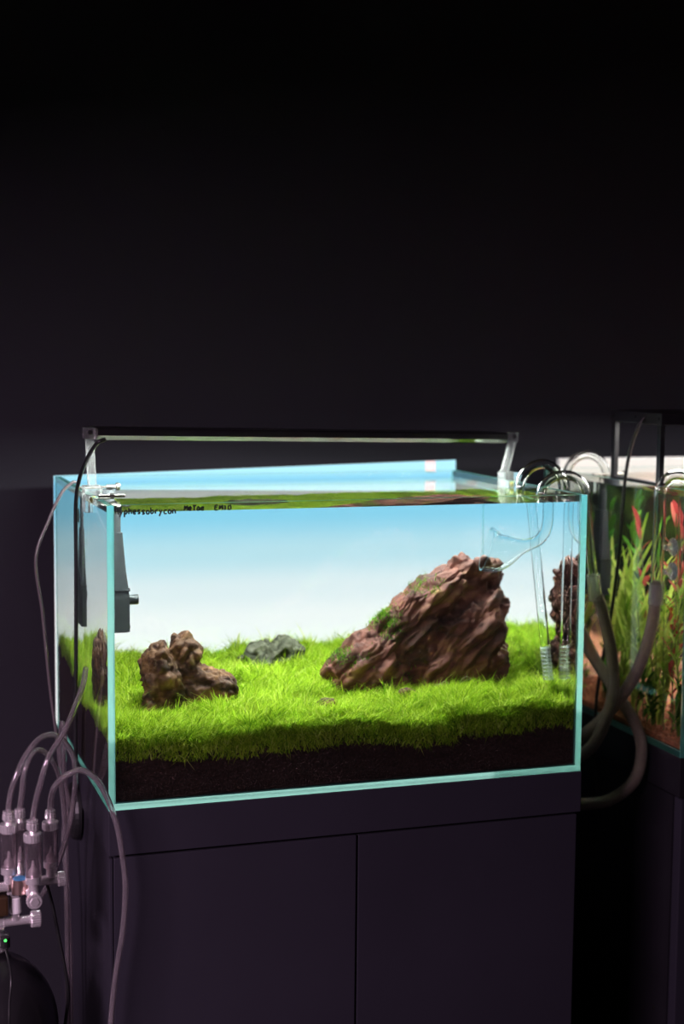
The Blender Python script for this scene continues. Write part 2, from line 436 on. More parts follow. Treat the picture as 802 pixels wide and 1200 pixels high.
# ------------------------------------------------------------------ soil and carpet
ROCKS = [((0.45, 0.205), 0.095, 0.040), ((0.12, 0.168), 0.05, 0.03), ((0.268, 0.345), 0.04, 0.022)]
def terrain(x, y):
    z = np.interp(y, [0.0, 0.0093, 0.0115, 0.016, 0.06, 0.17, 0.30, 0.43], [0.048, 0.049, 0.064, 0.073, 0.078, 0.084, 0.102, 0.116])
    z = z + (0.003 * np.sin(x * 31 + 2 * np.sin(x * 13)) + 0.0025 * np.sin(x * 83 + 3 * np.sin(x * 29))) * np.clip((0.06 - y) / 0.05, 0, 1)
    z = z + 0.012 * np.clip((x - 0.35) / 0.26, 0, 1) * np.clip((y) / 0.25, 0, 1) + 0.004 * np.sin(x * 19 + 0.6) * np.cos(y * 17 + x * 6)
    return z
def smooth_noise(x, y, s, seed):
    r = np.random.default_rng(seed); g = r.uniform(-1, 1, (64, 64))
    u, v = (x * s) % 63, (y * s) % 63
    i, j = u.astype(int), v.astype(int); fu, fv = u - i, v - j
    fu = fu * fu * (3 - 2 * fu); fv = fv * fv * (3 - 2 * fv)
    return (g[i, j] * (1 - fu) + g[i + 1, j] * fu) * (1 - fv) + (g[i, j + 1] * (1 - fu) + g[i + 1, j + 1] * fu) * fv
def tufts(x, y):
    return 0.0060 * smooth_noise(x, y, 34, 21) + 0.0038 * smooth_noise(x, y, 80, 22)
def soil():
    nx, ny = 121, 85
    xs = np.linspace(T + 0.0012, W - T - 0.0012, nx); ys = np.linspace(T + 0.0012, D - T - 0.0012, ny)
    X, Y = np.meshgrid(xs, ys); Z = terrain(X, Y) + tufts(X, Y) * np.clip((Y - 0.015) / 0.02, 0, 1) + rng.normal(0, 0.0012, X.shape)
    v = np.stack([X.ravel(), Y.ravel(), Z.ravel()], 1)
    f = [(j * nx + i, j * nx + i + 1, (j + 1) * nx + i + 1, (j + 1) * nx + i) for j in range(ny - 1) for i in range(nx - 1)]
    ring = [i for i in range(nx)] + [j * nx + nx - 1 for j in range(1, ny)] + [(ny - 1) * nx + i for i in range(nx - 2, -1, -1)] + [j * nx for j in range(ny - 2, 0, -1)]
    n0 = len(v); low = v[ring].copy(); low[:, 2] = T + 0.001
    v = np.concatenate([v, low]); k = len(ring)
    f += [(ring[i], n0 + i, n0 + (i + 1) % k, ring[(i + 1) % k]) for i in range(k)]
    f.append(tuple(n0 + i for i in range(k))[::-1])
    me = bpy.data.meshes.new('soil'); me.from_pydata(v.tolist(), [], f); me.update()
    tag(link_mesh('soil', me, M['soil']), 'dark brown soil bed under the grass carpet', 'soil', kind='stuff')
soil()

def blades(base, az, L, lean, wid, up=None, droop=0.0):
    """curved tapering blades as one vertex/face array"""
    n = len(base); ts = np.array([0, 0.38, 0.74, 1.0])
    u = np.tile(np.array([0, 0, 1.0]), (n, 1)) if up is None else up
    a = np.stack([np.cos(az), np.sin(az), np.zeros(n)], 1)
    side = np.stack([-np.sin(az), np.cos(az), np.zeros(n)], 1)
    tw = rng.uniform(-0.9, 0.9, n)[:, None]; side = side * np.cos(tw) + a * np.sin(tw)
    V = []
    for t in ts:
        c = base + u * (L * (t - droop * t ** 2.2))[:, None] + a * (L * lean * t ** 1.7)[:, None]
        wv = (wid * (1 - t) ** 0.6)[:, None] * side * 0.5
        if t < 1: V += [c - wv, c + wv]
        else: V.append(c)
    V = np.stack(V, 1)
    return V
def blade_mesh(name, V):
    n = len(V); me = bpy.data.meshes.new(name)
    me.vertices.add(n * 7); me.vertices.foreach_set('co', V.reshape(-1).astype(np.float32))
    quads = np.array([[0, 1, 3, 2], [2, 3, 5, 4]]); tri = np.array([4, 5, 6])
    o = (np.arange(n) * 7)[:, None]
    loops = np.concatenate([o + quads[0], o + quads[1], o + tri], 1).reshape(-1)
    starts = (np.arange(n)[:, None] * 11 + np.array([0, 4, 8])).reshape(-1)
    me.loops.add(len(loops)); me.loops.foreach_set('vertex_index', loops.astype(np.int32))
    me.polygons.add(n * 3); me.polygons.foreach_set('loop_start', starts.astype(np.int32))
    me.update(calc_edges=True); me.validate()
    return me
def carpet():
    n = 150000
    x = rng.uniform(T + 0.002, W - T - 0.002, n); y = T + 0.0015 + (D - 2 * T - 0.003) * rng.uniform(0, 1, n) ** 1.12
    keep = np.ones(n, bool)
    for (cx, cy_), a, b in ROCKS: keep &= ((x - cx) / a) ** 2 + ((y - cy_) / b) ** 2 > 1
    x, y = x[keep], y[keep]; n = len(x)
    clump = smooth_noise(x, y, 60, 1); tall = smooth_noise(x, y, 22, 2)
    az = smooth_noise(x, y, 26, 3) * 3.6 + smooth_noise(x, y, 75, 4) * 1.8 + rng.normal(0, 0.85, n)
    front = np.clip((0.05 - y) / 0.045, 0, 1)
    # by the front pane the fringe hangs forward over the soil edge
    pull = rng.uniform(0, 1, n) < front * 0.55
    az = np.where(pull, -math.pi / 2 + rng.normal(0, 0.7, n), az)
    L = rng.uniform(0.014, 0.027, n) * (1 + 0.24 * tall + 0.30 * clump)
    L *= np.where(rng.uniform(0, 1, n) < 0.02, 1.6, 1.0)
    lean = np.abs(rng.normal(0.75, 0.40, n)) + front * 0.25
    z = terrain(x, y) - 0.002 + tufts(x, y) * np.clip((y - 0.015) / 0.02, 0, 1)
    V = blades(np.stack([x, y, z], 1), az, L, lean, rng.uniform(0.0010, 0.0023, n), droop=np.clip(rng.normal(0.22, 0.15, n), 0, 0.6) + np.where(pull, rng.uniform(0.2, 1.3, n), 0.25) * front)
    V[:, :, 0] = np.clip(V[:, :, 0], T + 0.0009, W - T - 0.0009); V[:, :, 1] = np.clip(V[:, :, 1], T + 0.0009, D - T - 0.0009)
    # the fringe pressed against the front pane
    m = 4000
    xf = rng.uniform(T + 0.002, W - T - 0.002, m); zf = terrain(xf, np.full(m, 0.009)) + rng.uniform(0, 1, m) ** 0.8 * 0.024 - 0.002
    V2 = blades(np.stack([xf, np.full(m, T + 0.0012) + rng.uniform(0, 0.0025, m), zf], 1), rng.uniform(0, 6.28, m), rng.uniform(0.008, 0.018, m), rng.uniform(0.3, 1.2, m), rng.uniform(0.0007, 0.0013, m), droop=0.5)
    V2[:, :, 0] = np.clip(V2[:, :, 0], T + 0.0009, W - T - 0.0009); V2[:, :, 1] = np.clip(V2[:, :, 1], T + 0.0009, D - T - 0.0009)
    me = blade_mesh('carpet_grass', np.concatenate([V, V2]))
    tag(link_mesh('carpet_grass', me, M['grass']), 'bright green fine-leaved grass carpet covering the tank floor', 'aquatic grass', kind='stuff')
carpet()

# ------------------------------------------------------------------ rocks
def lump(outline, yc, thick, n_theta=72, n_phi=28, cx=None, cz=None, pw=0.75, yshift=None):
    """closed body whose silhouette in X-Z is the outline and whose depth is thick"""
    pts = np.array(outline); c = pts.mean(0) if cx is None else np.array([cx, cz])
    d = pts - c; ang = np.arctan2(d[:, 1], d[:, 0]); rad = np.hypot(d[:, 0], d[:, 1])
    o = np.argsort(ang); ang, rad = ang[o], rad[o]
    ang = np.concatenate([ang[-1:] - 2 * math.pi, ang, ang[:1] + 2 * math.pi]); rad = np.concatenate([rad[-1:], rad, rad[:1]])
    bm = bmesh.new(); rings = []
    for i in range(1, n_phi):
        ph = -math.pi / 2 + math.pi * i / n_phi
        cc = abs(math.cos(ph)) ** pw; ss = math.copysign(abs(math.sin(ph)) ** 0.85, ph)
        ring = []
        for k in range(n_theta):
            th = -math.pi + 2 * math.pi * k / n_theta; r = np.interp(th, ang, rad) * cc
            ring.append(bm.verts.new((c[0] + r * math.cos(th), yc + thick / 2 * ss + (yshift(c[0] + r * math.cos(th), c[1] + r * math.sin(th)) if yshift else 0), c[1] + r * math.sin(th))))
        rings.append(ring)
    a = bm.verts.new((c[0], yc - thick / 2 + (yshift(*c) if yshift else 0), c[1])); b = bm.verts.new((c[0], yc + thick / 2 + (yshift(*c) if yshift else 0), c[1]))
    for p, q in zip(rings, rings[1:]):
        for k in range(n_theta): bm.faces.new([p[k], p[(k + 1) % n_theta], q[(k + 1) % n_theta], q[k]])
    for k in range(n_theta):
        j = (k + 1) % n_theta; bm.faces.new([a, rings[0][j], rings[0][k]]); bm.faces.new([b, rings[-1][k], rings[-1][j]])
    bmesh.ops.recalc_face_normals(bm, faces=bm.faces)
    return bm

def remeshed(bms, voxel):
    bm = bmesh.new()
    for b in bms: join(bm, b)
    me = bpy.data.meshes.new('rock_raw'); bm.to_mesh(me); bm.free()
    o = bpy.data.objects.new('rock_raw', me); COL.objects.link(o)
    md = o.modifiers.new('r', 'REMESH'); md.mode = 'VOXEL'; md.voxel_size = voxel
    dg = bpy.context.evaluated_depsgraph_get(); ev = o.evaluated_get(dg)
    out = bpy.data.meshes.new_from_object(ev); bpy.data.objects.remove(o); bpy.data.meshes.remove(me)
    return out

def ridged(p, octs=4, lac=2.1, gain=0.5):
    s, a, f = 0.0, 1.0, 1.0
    for _ in range(octs):
        n = 1.0 - abs(noise.noise(p * f)); s += (n * n - 0.5) * a; a *= gain; f *= lac
    return s

def carve(me, fn):
    """push each vertex along its normal by fn(co)"""
    for _ in range(1):
        N = [v.normal.copy() for v in me.vertices]
        for v, nn in zip(me.vertices, N): v.co = v.co + nn * fn(v.co, nn)
    me.update()

def rock(name, me, base, m, label, cat='rock'):
    for v in me.vertices: v.co -= Vector(base)
    me.update(); o = link_mesh(name, me, m, smooth=True); o.location = base
    tag(o, label, cat); return o

def big_rock():
    ol = [(0.3091, 0.1153), (0.3255, 0.143), (0.3704, 0.1752), (0.4003, 0.1968), (0.4303, 0.2221), (0.4666, 0.2439), (0.4971, 0.2649), (0.5157, 0.2678), (0.530, 0.262), (0.5433, 0.252), (0.566, 0.240), (0.5693, 0.2191), (0.576, 0.2012), (0.5727, 0.1777), (0.5605, 0.1546), (0.5636, 0.1249), (0.5438, 0.0963), (0.4814, 0.075), (0.4319, 0.072), (0.3711, 0.080), (0.3234, 0.085)]
    a = lump(ol, 0.215, 0.085, 96, 32, 0.462, 0.158, 0.7)
    # lower left shoulder, a slab in front, the overhanging crest tip and a lower right buttress
    b = lump([(0.318, 0.085), (0.322, 0.128), (0.365, 0.160), (0.41, 0.165), (0.425, 0.12), (0.41, 0.075), (0.36, 0.072)], 0.192, 0.075, pw=0.6)
    c = lump([(0.435, 0.07), (0.432, 0.125), (0.465, 0.165), (0.52, 0.205), (0.562, 0.22), (0.566, 0.175), (0.548, 0.13), (0.535, 0.08)], 0.185, 0.07, pw=0.55)
    d = lump([(0.515, 0.235), (0.53, 0.262), (0.552, 0.257), (0.568, 0.2545), (0.560, 0.240), (0.54, 0.225)], 0.195, 0.035)
    e = lump([(0.49, 0.07), (0.50, 0.12), (0.545, 0.150), (0.572, 0.14), (0.568, 0.10), (0.545, 0.07)], 0.20, 0.075, pw=0.55)
    f_ = lump([(0.378, 0.135), (0.40, 0.185), (0.45, 0.225), (0.50, 0.255), (0.512, 0.235), (0.47, 0.19), (0.43, 0.14)], 0.185, 0.045, pw=0.6)
    me = remeshed([a, b, c, d, e, f_], 0.0019)
    R = Matrix.Rotation(math.radians(42), 3, 'Y')
    def fn(co, nn):
        wob = noise.noise_vector(co * 30) * 0.006
        q = R @ (co + wob)
        q1 = Vector((q.x * 15, q.y * 30, q.z * 40)); q2 = Vector((q.x * 42, q.y * 66, q.z * 95))
        d = noise.voronoi(Vector((q.x * 11, q.y * 32, q.z * 46)))[0]
        d2 = noise.voronoi(Vector((q.x * 30, q.y * 80, q.z * 120)))[0]
        v = 0.017 * (min(d[1] - d[0], 0.7) - 0.35) + 0.0065 * (min(d2[1] - d2[0], 0.6) - 0.25)
        v += 0.0036 * ridged(q1, 3) + 0.0020 * ridged(q2 + Vector((9, 3, 1)), 3)
        pit = noise.noise(co * 80 + Vector((3, 7, 1)))
        v -= 0.011 * max(0, pit - 0.30)
        return v - 0.002
    carve(me, fn)
    o = rock('large_rock', me, (0.45, 0.205, 0.085), M['rock'], 'largest reddish-brown layered rock leaning up to the right')
    # moss growing in the saddle and along the upper left edge
    B, A, = [], []
    co = np.array([v.co[:] for v in me.vertices]); nr = np.array([v.normal[:] for v in me.vertices])
    wx, wz = co[:, 0] + 0.45, co[:, 2] + 0.085
    p = np.exp(-(((wx - 0.395) / 0.014) ** 2 + ((wz - 0.182) / 0.015) ** 2)) + 0.5 * np.exp(-(((wx - 0.33) / 0.02) ** 2 + ((wz - 0.137) / 0.012) ** 2)) + 0.55 * np.exp(-(((wx - 0.424) / 0.010) ** 2 + ((wz - 0.105) / 0.018) ** 2)) + 0.25 * np.exp(-(((wx - 0.44) / 0.03) ** 2 + ((wz - 0.228) / 0.01) ** 2))
    p = p * np.clip(0.65 - nr[:, 1], 0, 1) * np.clip(nr[:, 2] + 0.45, 0.02, 1)
    idx = rng.choice(len(co), 1100, p=p / p.sum())
    V = blades(co[idx], rng.uniform(0, 6.28, len(idx)), rng.uniform(0.004, 0.010, len(idx)), rng.uniform(0.2, 1.2, len(idx)), rng.uniform(0.0008, 0.0016, len(idx)), up=nr[idx] * 0.6 + np.array([0, 0, 0.5]), droop=0.3)
    mo = link_mesh('moss', blade_mesh('moss', V), M['moss'], o); tag(mo, 'green moss tuft on the rock', kind='stuff')
    return o
big_rock()

def left_rock():
    y = 0.168; s = -0.006
    def O(l): return [(x + s, z) for x, z in l]
    a = lump(O([(0.070, 0.147), (0.0744, 0.164), (0.086, 0.173), (0.094, 0.177), (0.103, 0.164), (0.112, 0.14), (0.114, 0.08), (0.078, 0.075), (0.074, 0.12)]), y - 0.004, 0.060, pw=0.6)
    b = lump(O([(0.1065, 0.163), (0.110, 0.178), (0.1242, 0.184), (0.138, 0.175), (0.147, 0.160), (0.144, 0.146), (0.139, 0.12), (0.138, 0.08), (0.105, 0.08), (0.106, 0.13)]), y + 0.004, 0.052, pw=0.6)
    c = lump(O([(0.12, 0.075), (0.125, 0.13), (0.146, 0.140), (0.169, 0.133), (0.192, 0.117), (0.190, 0.09), (0.175, 0.075)]), y, 0.062, pw=0.6)
    d = lump(O([(0.068, 0.075), (0.070, 0.100), (0.084, 0.112), (0.10, 0.10), (0.10, 0.075)]), y - 0.01, 0.05)
    me = remeshed([a, b, c, d], 0.0016)
    def fn(co, nn):
        q = co + noise.noise_vector(co * 45) * 0.005
        q1 = Vector((q.x * 60, q.y * 60, q.z * 30)); q2 = co * 130
        d = noise.voronoi(Vector((q.x * 62, q.y * 62, q.z * 44)))[0]
        pit = noise.noise(co * 95 + Vector((1, 7, 4)))
        return 0.0085 * (min(d[1] - d[0], 0.7) - 0.32) + 0.0026 * ridged(q1, 3) + 0.0016 * ridged(q2, 2) - 0.010 * max(0, pit - 0.22)
    carve(me, fn)
    return rock('pitted_rock', me, (0.12, y, 0.085), M['rock2'], 'pitted ochre-brown rock with two blunt peaks, left of the large rock')
left_rock()

def grey_rock():
    a = lump([(0.228, 0.120), (0.2403, 0.137), (0.2584, 0.1405), (0.270, 0.137), (0.2827, 0.1435), (0.300, 0.1395), (0.311, 0.128), (0.309, 0.105), (0.27, 0.10), (0.232, 0.105)], 0.34, 0.045, pw=0.6)
    me = remeshed([a], 0.0016)
    carve(me, lambda co, nn: 0.008 * ridged(co * 48, 4) + 0.010 * (noise.voronoi(co * 60)[0][0] - 0.4) + 0.0015 * ridged(co * 130, 2) - 0.001)
    rock('small_grey_rock', me, (0.27, 0.34, 0.105), M['rock3'], 'small grey-green rock half sunk in the grass at the back')
grey_rock()

def pebble(c, sx, sy, sz, label, seed):
    bm = bmesh.new(); bmesh.ops.create_icosphere(bm, subdivisions=4, radius=1)
    for v in bm.verts:
        n = 1 + 0.28 * noise.noise(v.co * 1.3 + Vector((seed, 0, 0))) + 0.14 * noise.noise(v.co * 3.5 + Vector((0, seed, 0)))
        v.co = Vector((v.co.x * sx * n, v.co.y * sy * n, v.co.z * sz * n))
    o = obj('pebble', bm, M['rock2'], None, True, c); tag(o, label, 'pebble', 'pebbles in the grass')
pebble((0.292, 0.105, 0.0935), 0.014, 0.009, 0.007, 'reddish-brown flat pebble in the open grass below the grey rock', 1.3)
pebble((0.405, 0.123, 0.0975), 0.012, 0.008, 0.006, 'brown flat pebble in the grass before the foot of the large rock', 4.1)
pebble((0.070, 0.135, 0.098), 0.007, 0.007, 0.007, 'tiny dark pebble against the left foot of the pitted rock', 7.7)

def roots():
    specs = [((0.462, 0.150, 0.096), 0.022, 'pale curled root lying at the foot of the large rock'), ((0.553, 0.165, 0.140), 0.020, 'pale hooked root on the right flank of the large rock'), ((0.498, 0.150, 0.100), 0.026, 'pale thin root arching over the grass right of the rock foot')]
    for k, (c, s, lab) in enumerate(specs):
        r = random.Random(k + 3); bm = bmesh.new()
        for j in range(2):
            a0 = r.uniform(-0.6, 0.6); pts = []
            for t in np.linspace(0, 1, 6):
                pts.append(Vector((c[0] + s * (t - 0.5) * math.cos(a0) + r.uniform(-1, 1) * 0.0035, c[1] - 0.004 * j * t, c[2] + s * 0.45 * math.sin(math.pi * t) * (0.5 + 0.4 * j) + s * (t - 0.5) * math.sin(a0))))
            p = cat_rom(pts, 5); sweep(bm, p, [0.00055 * (1 - 0.6 * i / len(p)) for i in range(len(p))], 6)
        tag(obj('root_strand', bm, M['root'], None, True), lab, 'root')
roots()

# ------------------------------------------------------------------ lamp on the main tank
def led_panel(x0, x1, y0, y1, z):
    """thin panel whose lower face glows"""
    bm = box(x0, x1, y0, y1, z - 0.0005, z); bm.normal_update()
    for f in bm.faces: f.material_index = 0 if f.normal.z < -0.9 else 1
    return bm
def lamp():
    A, B = Vector((0.0, 0.128, 0.437)), Vector((0.615, 0.232, 0.4215))
    d = (B - A); L = d.length
    t = empty('aquarium_lamp', A); tag(t, 'slim black bar lamp on clear acrylic feet over the grassy tank', 'lamp')
    ang = math.atan2(d.y, d.x); tilt = -math.asin(d.z / L)
    Rm = (Matrix.Rotation(ang, 4, 'Z') @ Matrix.Rotation(tilt, 4, 'Y'))
    def P(name, bm, m, par=t, smooth=False):
        bmesh.ops.transform(bm, matrix=Rm, verts=bm.verts); return obj(name, bm, m, par, smooth)
    # body section across the bar: flat top, short front, polished bevel below
    y0, y1 = -0.006, 0.056
    prof = [(y0, 0.004), (y0 + 0.002, 0.006), (y1 - 0.002, 0.006), (y1, 0.004), (y1, -0.003), (y1 - 0.007, -0.0085), (y0 + 0.006, -0.0085), (y0, -0.003)]
    bm = bmesh.new()
    a = [bm.verts.new((0.010, y, z)) for y, z in prof]; b = [bm.verts.new((L - 0.010, y, z)) for y, z in prof]
    n = len(prof)
    for i in range(n):
        f = bm.faces.new([a[i], a[(i + 1) % n], b[(i + 1) % n], b[i]]); f.material_index = 1 if i in (4, 6) else 0
    bm.faces.new(a[::-1]); bm.faces.new(b); bmesh.ops.recalc_face_normals(bm, faces=bm.faces)
    body = P('lamp_body', bm, [M['black_metal'], M['chamfer']])
    P('led_panel', led_panel(0.02, L - 0.02, y0 + 0.008, y1 - 0.008, -0.0086), [M['led'], M['black']], body)
    # clear feet: upright and clamp straddling the side pane
    for end, p, lean in ((0, A, 0.004), (1, B, -0.010)):
        x, y, z = p - A
        obj('upright', hexa([(x - 0.005 + lean, y - 0.005), (x + 0.005 + lean, y + 0.005)], H + 0.0125 - A.z, [(x - 0.004, y - 0.005), (x + 0.006, y + 0.005)], z - 0.0075), M['acrylic'], t)
        obj('foot_clamp', clamp_block(x, y, -A.z, end), M['acrylic'], t)
        tc = obj('top_clamp', box(x - 0.0065, x + 0.0075, y - 0.008, y + 0.008, z - 0.0070, z + 0.0065, 0.0012), M['acrylic'], t)
        obj('screw', cyl(0.0028, 0.002, '-Y', (x + 0.0005, y - 0.0082, z + 0.001), 12), M['black'], tc)
        obj('screw', lathe([(0.0001, 0), (0.0045, 0), (0.0045, 0.006), (0.003, 0.008), (0.0001, 0.008)], 14, '-Y', (x + (0.003 if end == 0 else -0.003), y - 0.0135, H - 0.004 - A.z)), M['brass'], t)
def hexa(lo, z0, hi, z1):
    bm = bmesh.new(); vs = []
    for (p, q), z in ((lo, z0), (hi, z1)):
        vs.append([bm.verts.new((p[0], p[1], z)), bm.verts.new((q[0], p[1], z)), bm.verts.new((q[0], q[1], z)), bm.verts.new((p[0], q[1], z))])
    a, b = vs
    bm.faces.new(a[::-1]); bm.faces.new(b)
    for k in range(4): bm.faces.new([a[k], a[(k + 1) % 4], b[(k + 1) % 4], b[k]])
    bmesh.ops.bevel(bm, geom=list(bm.edges), offset=0.001, segments=2, affect='EDGES'); bmesh.ops.recalc_face_normals(bm, faces=bm.faces)
    return bm
def clamp_block(x, y, zo, end):
    # inverted U over the pane; pane occupies 0..8 mm at the left end, -8..0 at the right
    c = 0.004 if end == 0 else -0.004
    bm = bmesh.new(); outer = [(-0.0105, -0.020), (-0.0105, 0.012), (0.0105, 0.012), (0.0105, -0.020), (0.0045, -0.020), (0.0045, 0.0006), (-0.0045, 0.0006), (-0.0045, -0.020)]
    a = [bm.verts.new((x + c + px, y - 0.013, H + pz + zo)) for px, pz in outer]; b = [bm.verts.new((x + c + px, y + 0.013, H + pz + zo)) for px, pz in outer]
    bm.faces.new(a); bm.faces.new(b[::-1])
    for k in range(8): bm.faces.new([a[k], b[k], b[(k + 1) % 8], a[(k + 1) % 8]])
    bmesh.ops.recalc_face_normals(bm, faces=bm.faces); return bm
lamp()

def cable(name, pts, r, m, label, n=10, seg=8, cat='cable'):
    p = cat_rom(pts, n); base = p[-1]
    bm = tube([q - base for q in p], r, seg); o = obj(name, bm, m, None, True, base); tag(o, label, cat); return o
cable('power_cable', [(0.012, 0.075, 0.432), (0.002, 0.077, 0.427), (-0.0035, 0.115, 0.407), (-0.0055, 0.165, 0.379), (-0.0065, 0.192, 0.344), (-0.0058, 0.199, 0.278), (-0.0055, 0.206, 0.178), (-0.0055, 0.219, 0.051), (-0.005, 0.225, -0.03), (-0.013, 0.232, -0.06)], 0.0026, M['cable'], 'black lamp cable running down the left pane of the grassy tank')
cable('grey_cable', [(0.003, 0.25, 0.3665), (-0.003, 0.25, 0.3655), (-0.0165, 0.25, 0.3524), (-0.0333, 0.25, 0.3171), (-0.0503, 0.25, 0.2674), (-0.0423, 0.25, 0.1941), (-0.0344, 0.25, 0.103), (-0.0262, 0.25, 0.0339), (-0.020, 0.245, -0.03), (-0.014, 0.24, -0.062)], 0.0021, M['cable_grey'], 'thin grey cable bowing out from the left rim of the tank')

# ------------------------------------------------------------------ skimmer filter
def skimmer(loc, label, shade=None):
    G = shade or M['grey_plastic']
    t = empty('surface_skimmer', loc); tag(t, label, 'filter')
    z0 = -loc[2]
    def sec(z, x0, x1, y0, y1): return [(x0, y0, z), (x1, y0, z), (x1, y1, z), (x0, y1, z)]
    secs = [sec(0.183, 0.013, 0.0545, 0.206, 0.245), sec(0.226, 0.013, 0.0545, 0.206, 0.245), sec(0.237, 0.013, 0.0535, 0.207, 0.244), sec(0.262, 0.018, 0.0505, 0.211, 0.241), sec(0.300, 0.022, 0.0475, 0.214, 0.238), sec(0.309, 0.023, 0.047, 0.2145, 0.2375)]
    bm = bmesh.new(); rr = []
    for s in secs: rr.append([bm.verts.new((x - 0.034, y - 0.225, z + z0)) for x, y, z in s])
    bm.faces.new(rr[0][::-1]); bm.faces.new(rr[-1])
    for a, b in zip(rr, rr[1:]):
        for k in range(4): bm.faces.new([a[k], a[(k + 1) % 4], b[(k + 1) % 4], b[k]])
    bmesh.ops.recalc_face_normals(bm, faces=bm.faces)
    bmesh.ops.bevel(bm, geom=[e for e in bm.edges if abs((e.verts[0].co - e.verts[1].co).normalized().z) > 0.5], offset=0.003, segments=2, affect='EDGES')
    obj('housing', bm, G, t)
    obj('seam', box(-0.0212, 0.0208, -0.0193, 0.0203, 0.2353 + z0, 0.2366 + z0), M['black'], t)
    obj('riser', lathe([(0.0098, 0.305), (0.0098, 0.338), (0.0088, 0.340), (0.0088, 0.3545)], 20, 'Z', (0.002, 0.0, z0)), G, t)
    obj('intake_rim', hollow([Vector((0.002, 0, 0.348 + z0)), Vector((0.002, 0, 0.3585 + z0))], 0.0125, 0.0025, 20), G, t)
    nz = obj('outlet_nozzle', hollow([Vector((0.0185, 0, 0.2225 + z0)), Vector((0.0335, 0, 0.2225 + z0))], 0.0065, 0.0015, 18), G, t)
    for zz in (0.186, 0.2335): obj('clip', box(0.0203, 0.0228, -0.004, 0.004, zz + z0, zz + 0.004 + z0, 0.0005), G, t)
    for zz in (0.245, 0.325):
        obj('suction_cup', lathe([(0.003, 0), (0.004, 0.003), (0.0095, 0.006)], 18, '-X', (-0.0165, 0, zz + z0)), M['black'], t)
    obj('hanger', box(-0.0345, 0.006, -0.0035, 0.0035, 0.3605 + z0, 0.3630 + z0, 0.0006), M['clip'], t)
    obj('adjust_screw', lathe([(0.003, 0), (0.003, 0.012), (0.005, 0.0125), (0.005, 0.017)], 14, 'X', (0.004, 0, 0.362 + z0)), M['clip'], t)
    p = cat_rom([(-0.006, 0.012, 0.335 + z0), (-0.012, 0.030, 0.32 + z0), (-0.015, 0.038, 0.29 + z0), (-0.014, 0.030, 0.24 + z0), (-0.012, 0.020, 0.20 + z0)], 8)
    obj('thin_lead', tube(p, 0.0009, 6), M['cable'], t, True)
    return t
skimmer((0.034, 0.225, 0.183), 'dark grey surface skimmer filter hanging inside the left pane')

def rim_clip():
    t = empty('rim_clip', (0.0, 0.070, H)); tag(t, 'small steel clip on the left rim near the front corner', 'clip')
    obj('plate', box(-0.002, 0.020, -0.003, 0.003, 0.0005, 0.002, 0.0005), M['clip'], t)
    obj('bolt', cyl(0.0019, 0.032, 'X', (0.002, 0.0, 0.0042), 12), M['clip'], t)
    obj('nut', lathe([(0.0036, 0), (0.0036, 0.005)], 6, 'X', (0.016, 0, 0.0042)), M['clip'], t)
rim_clip()

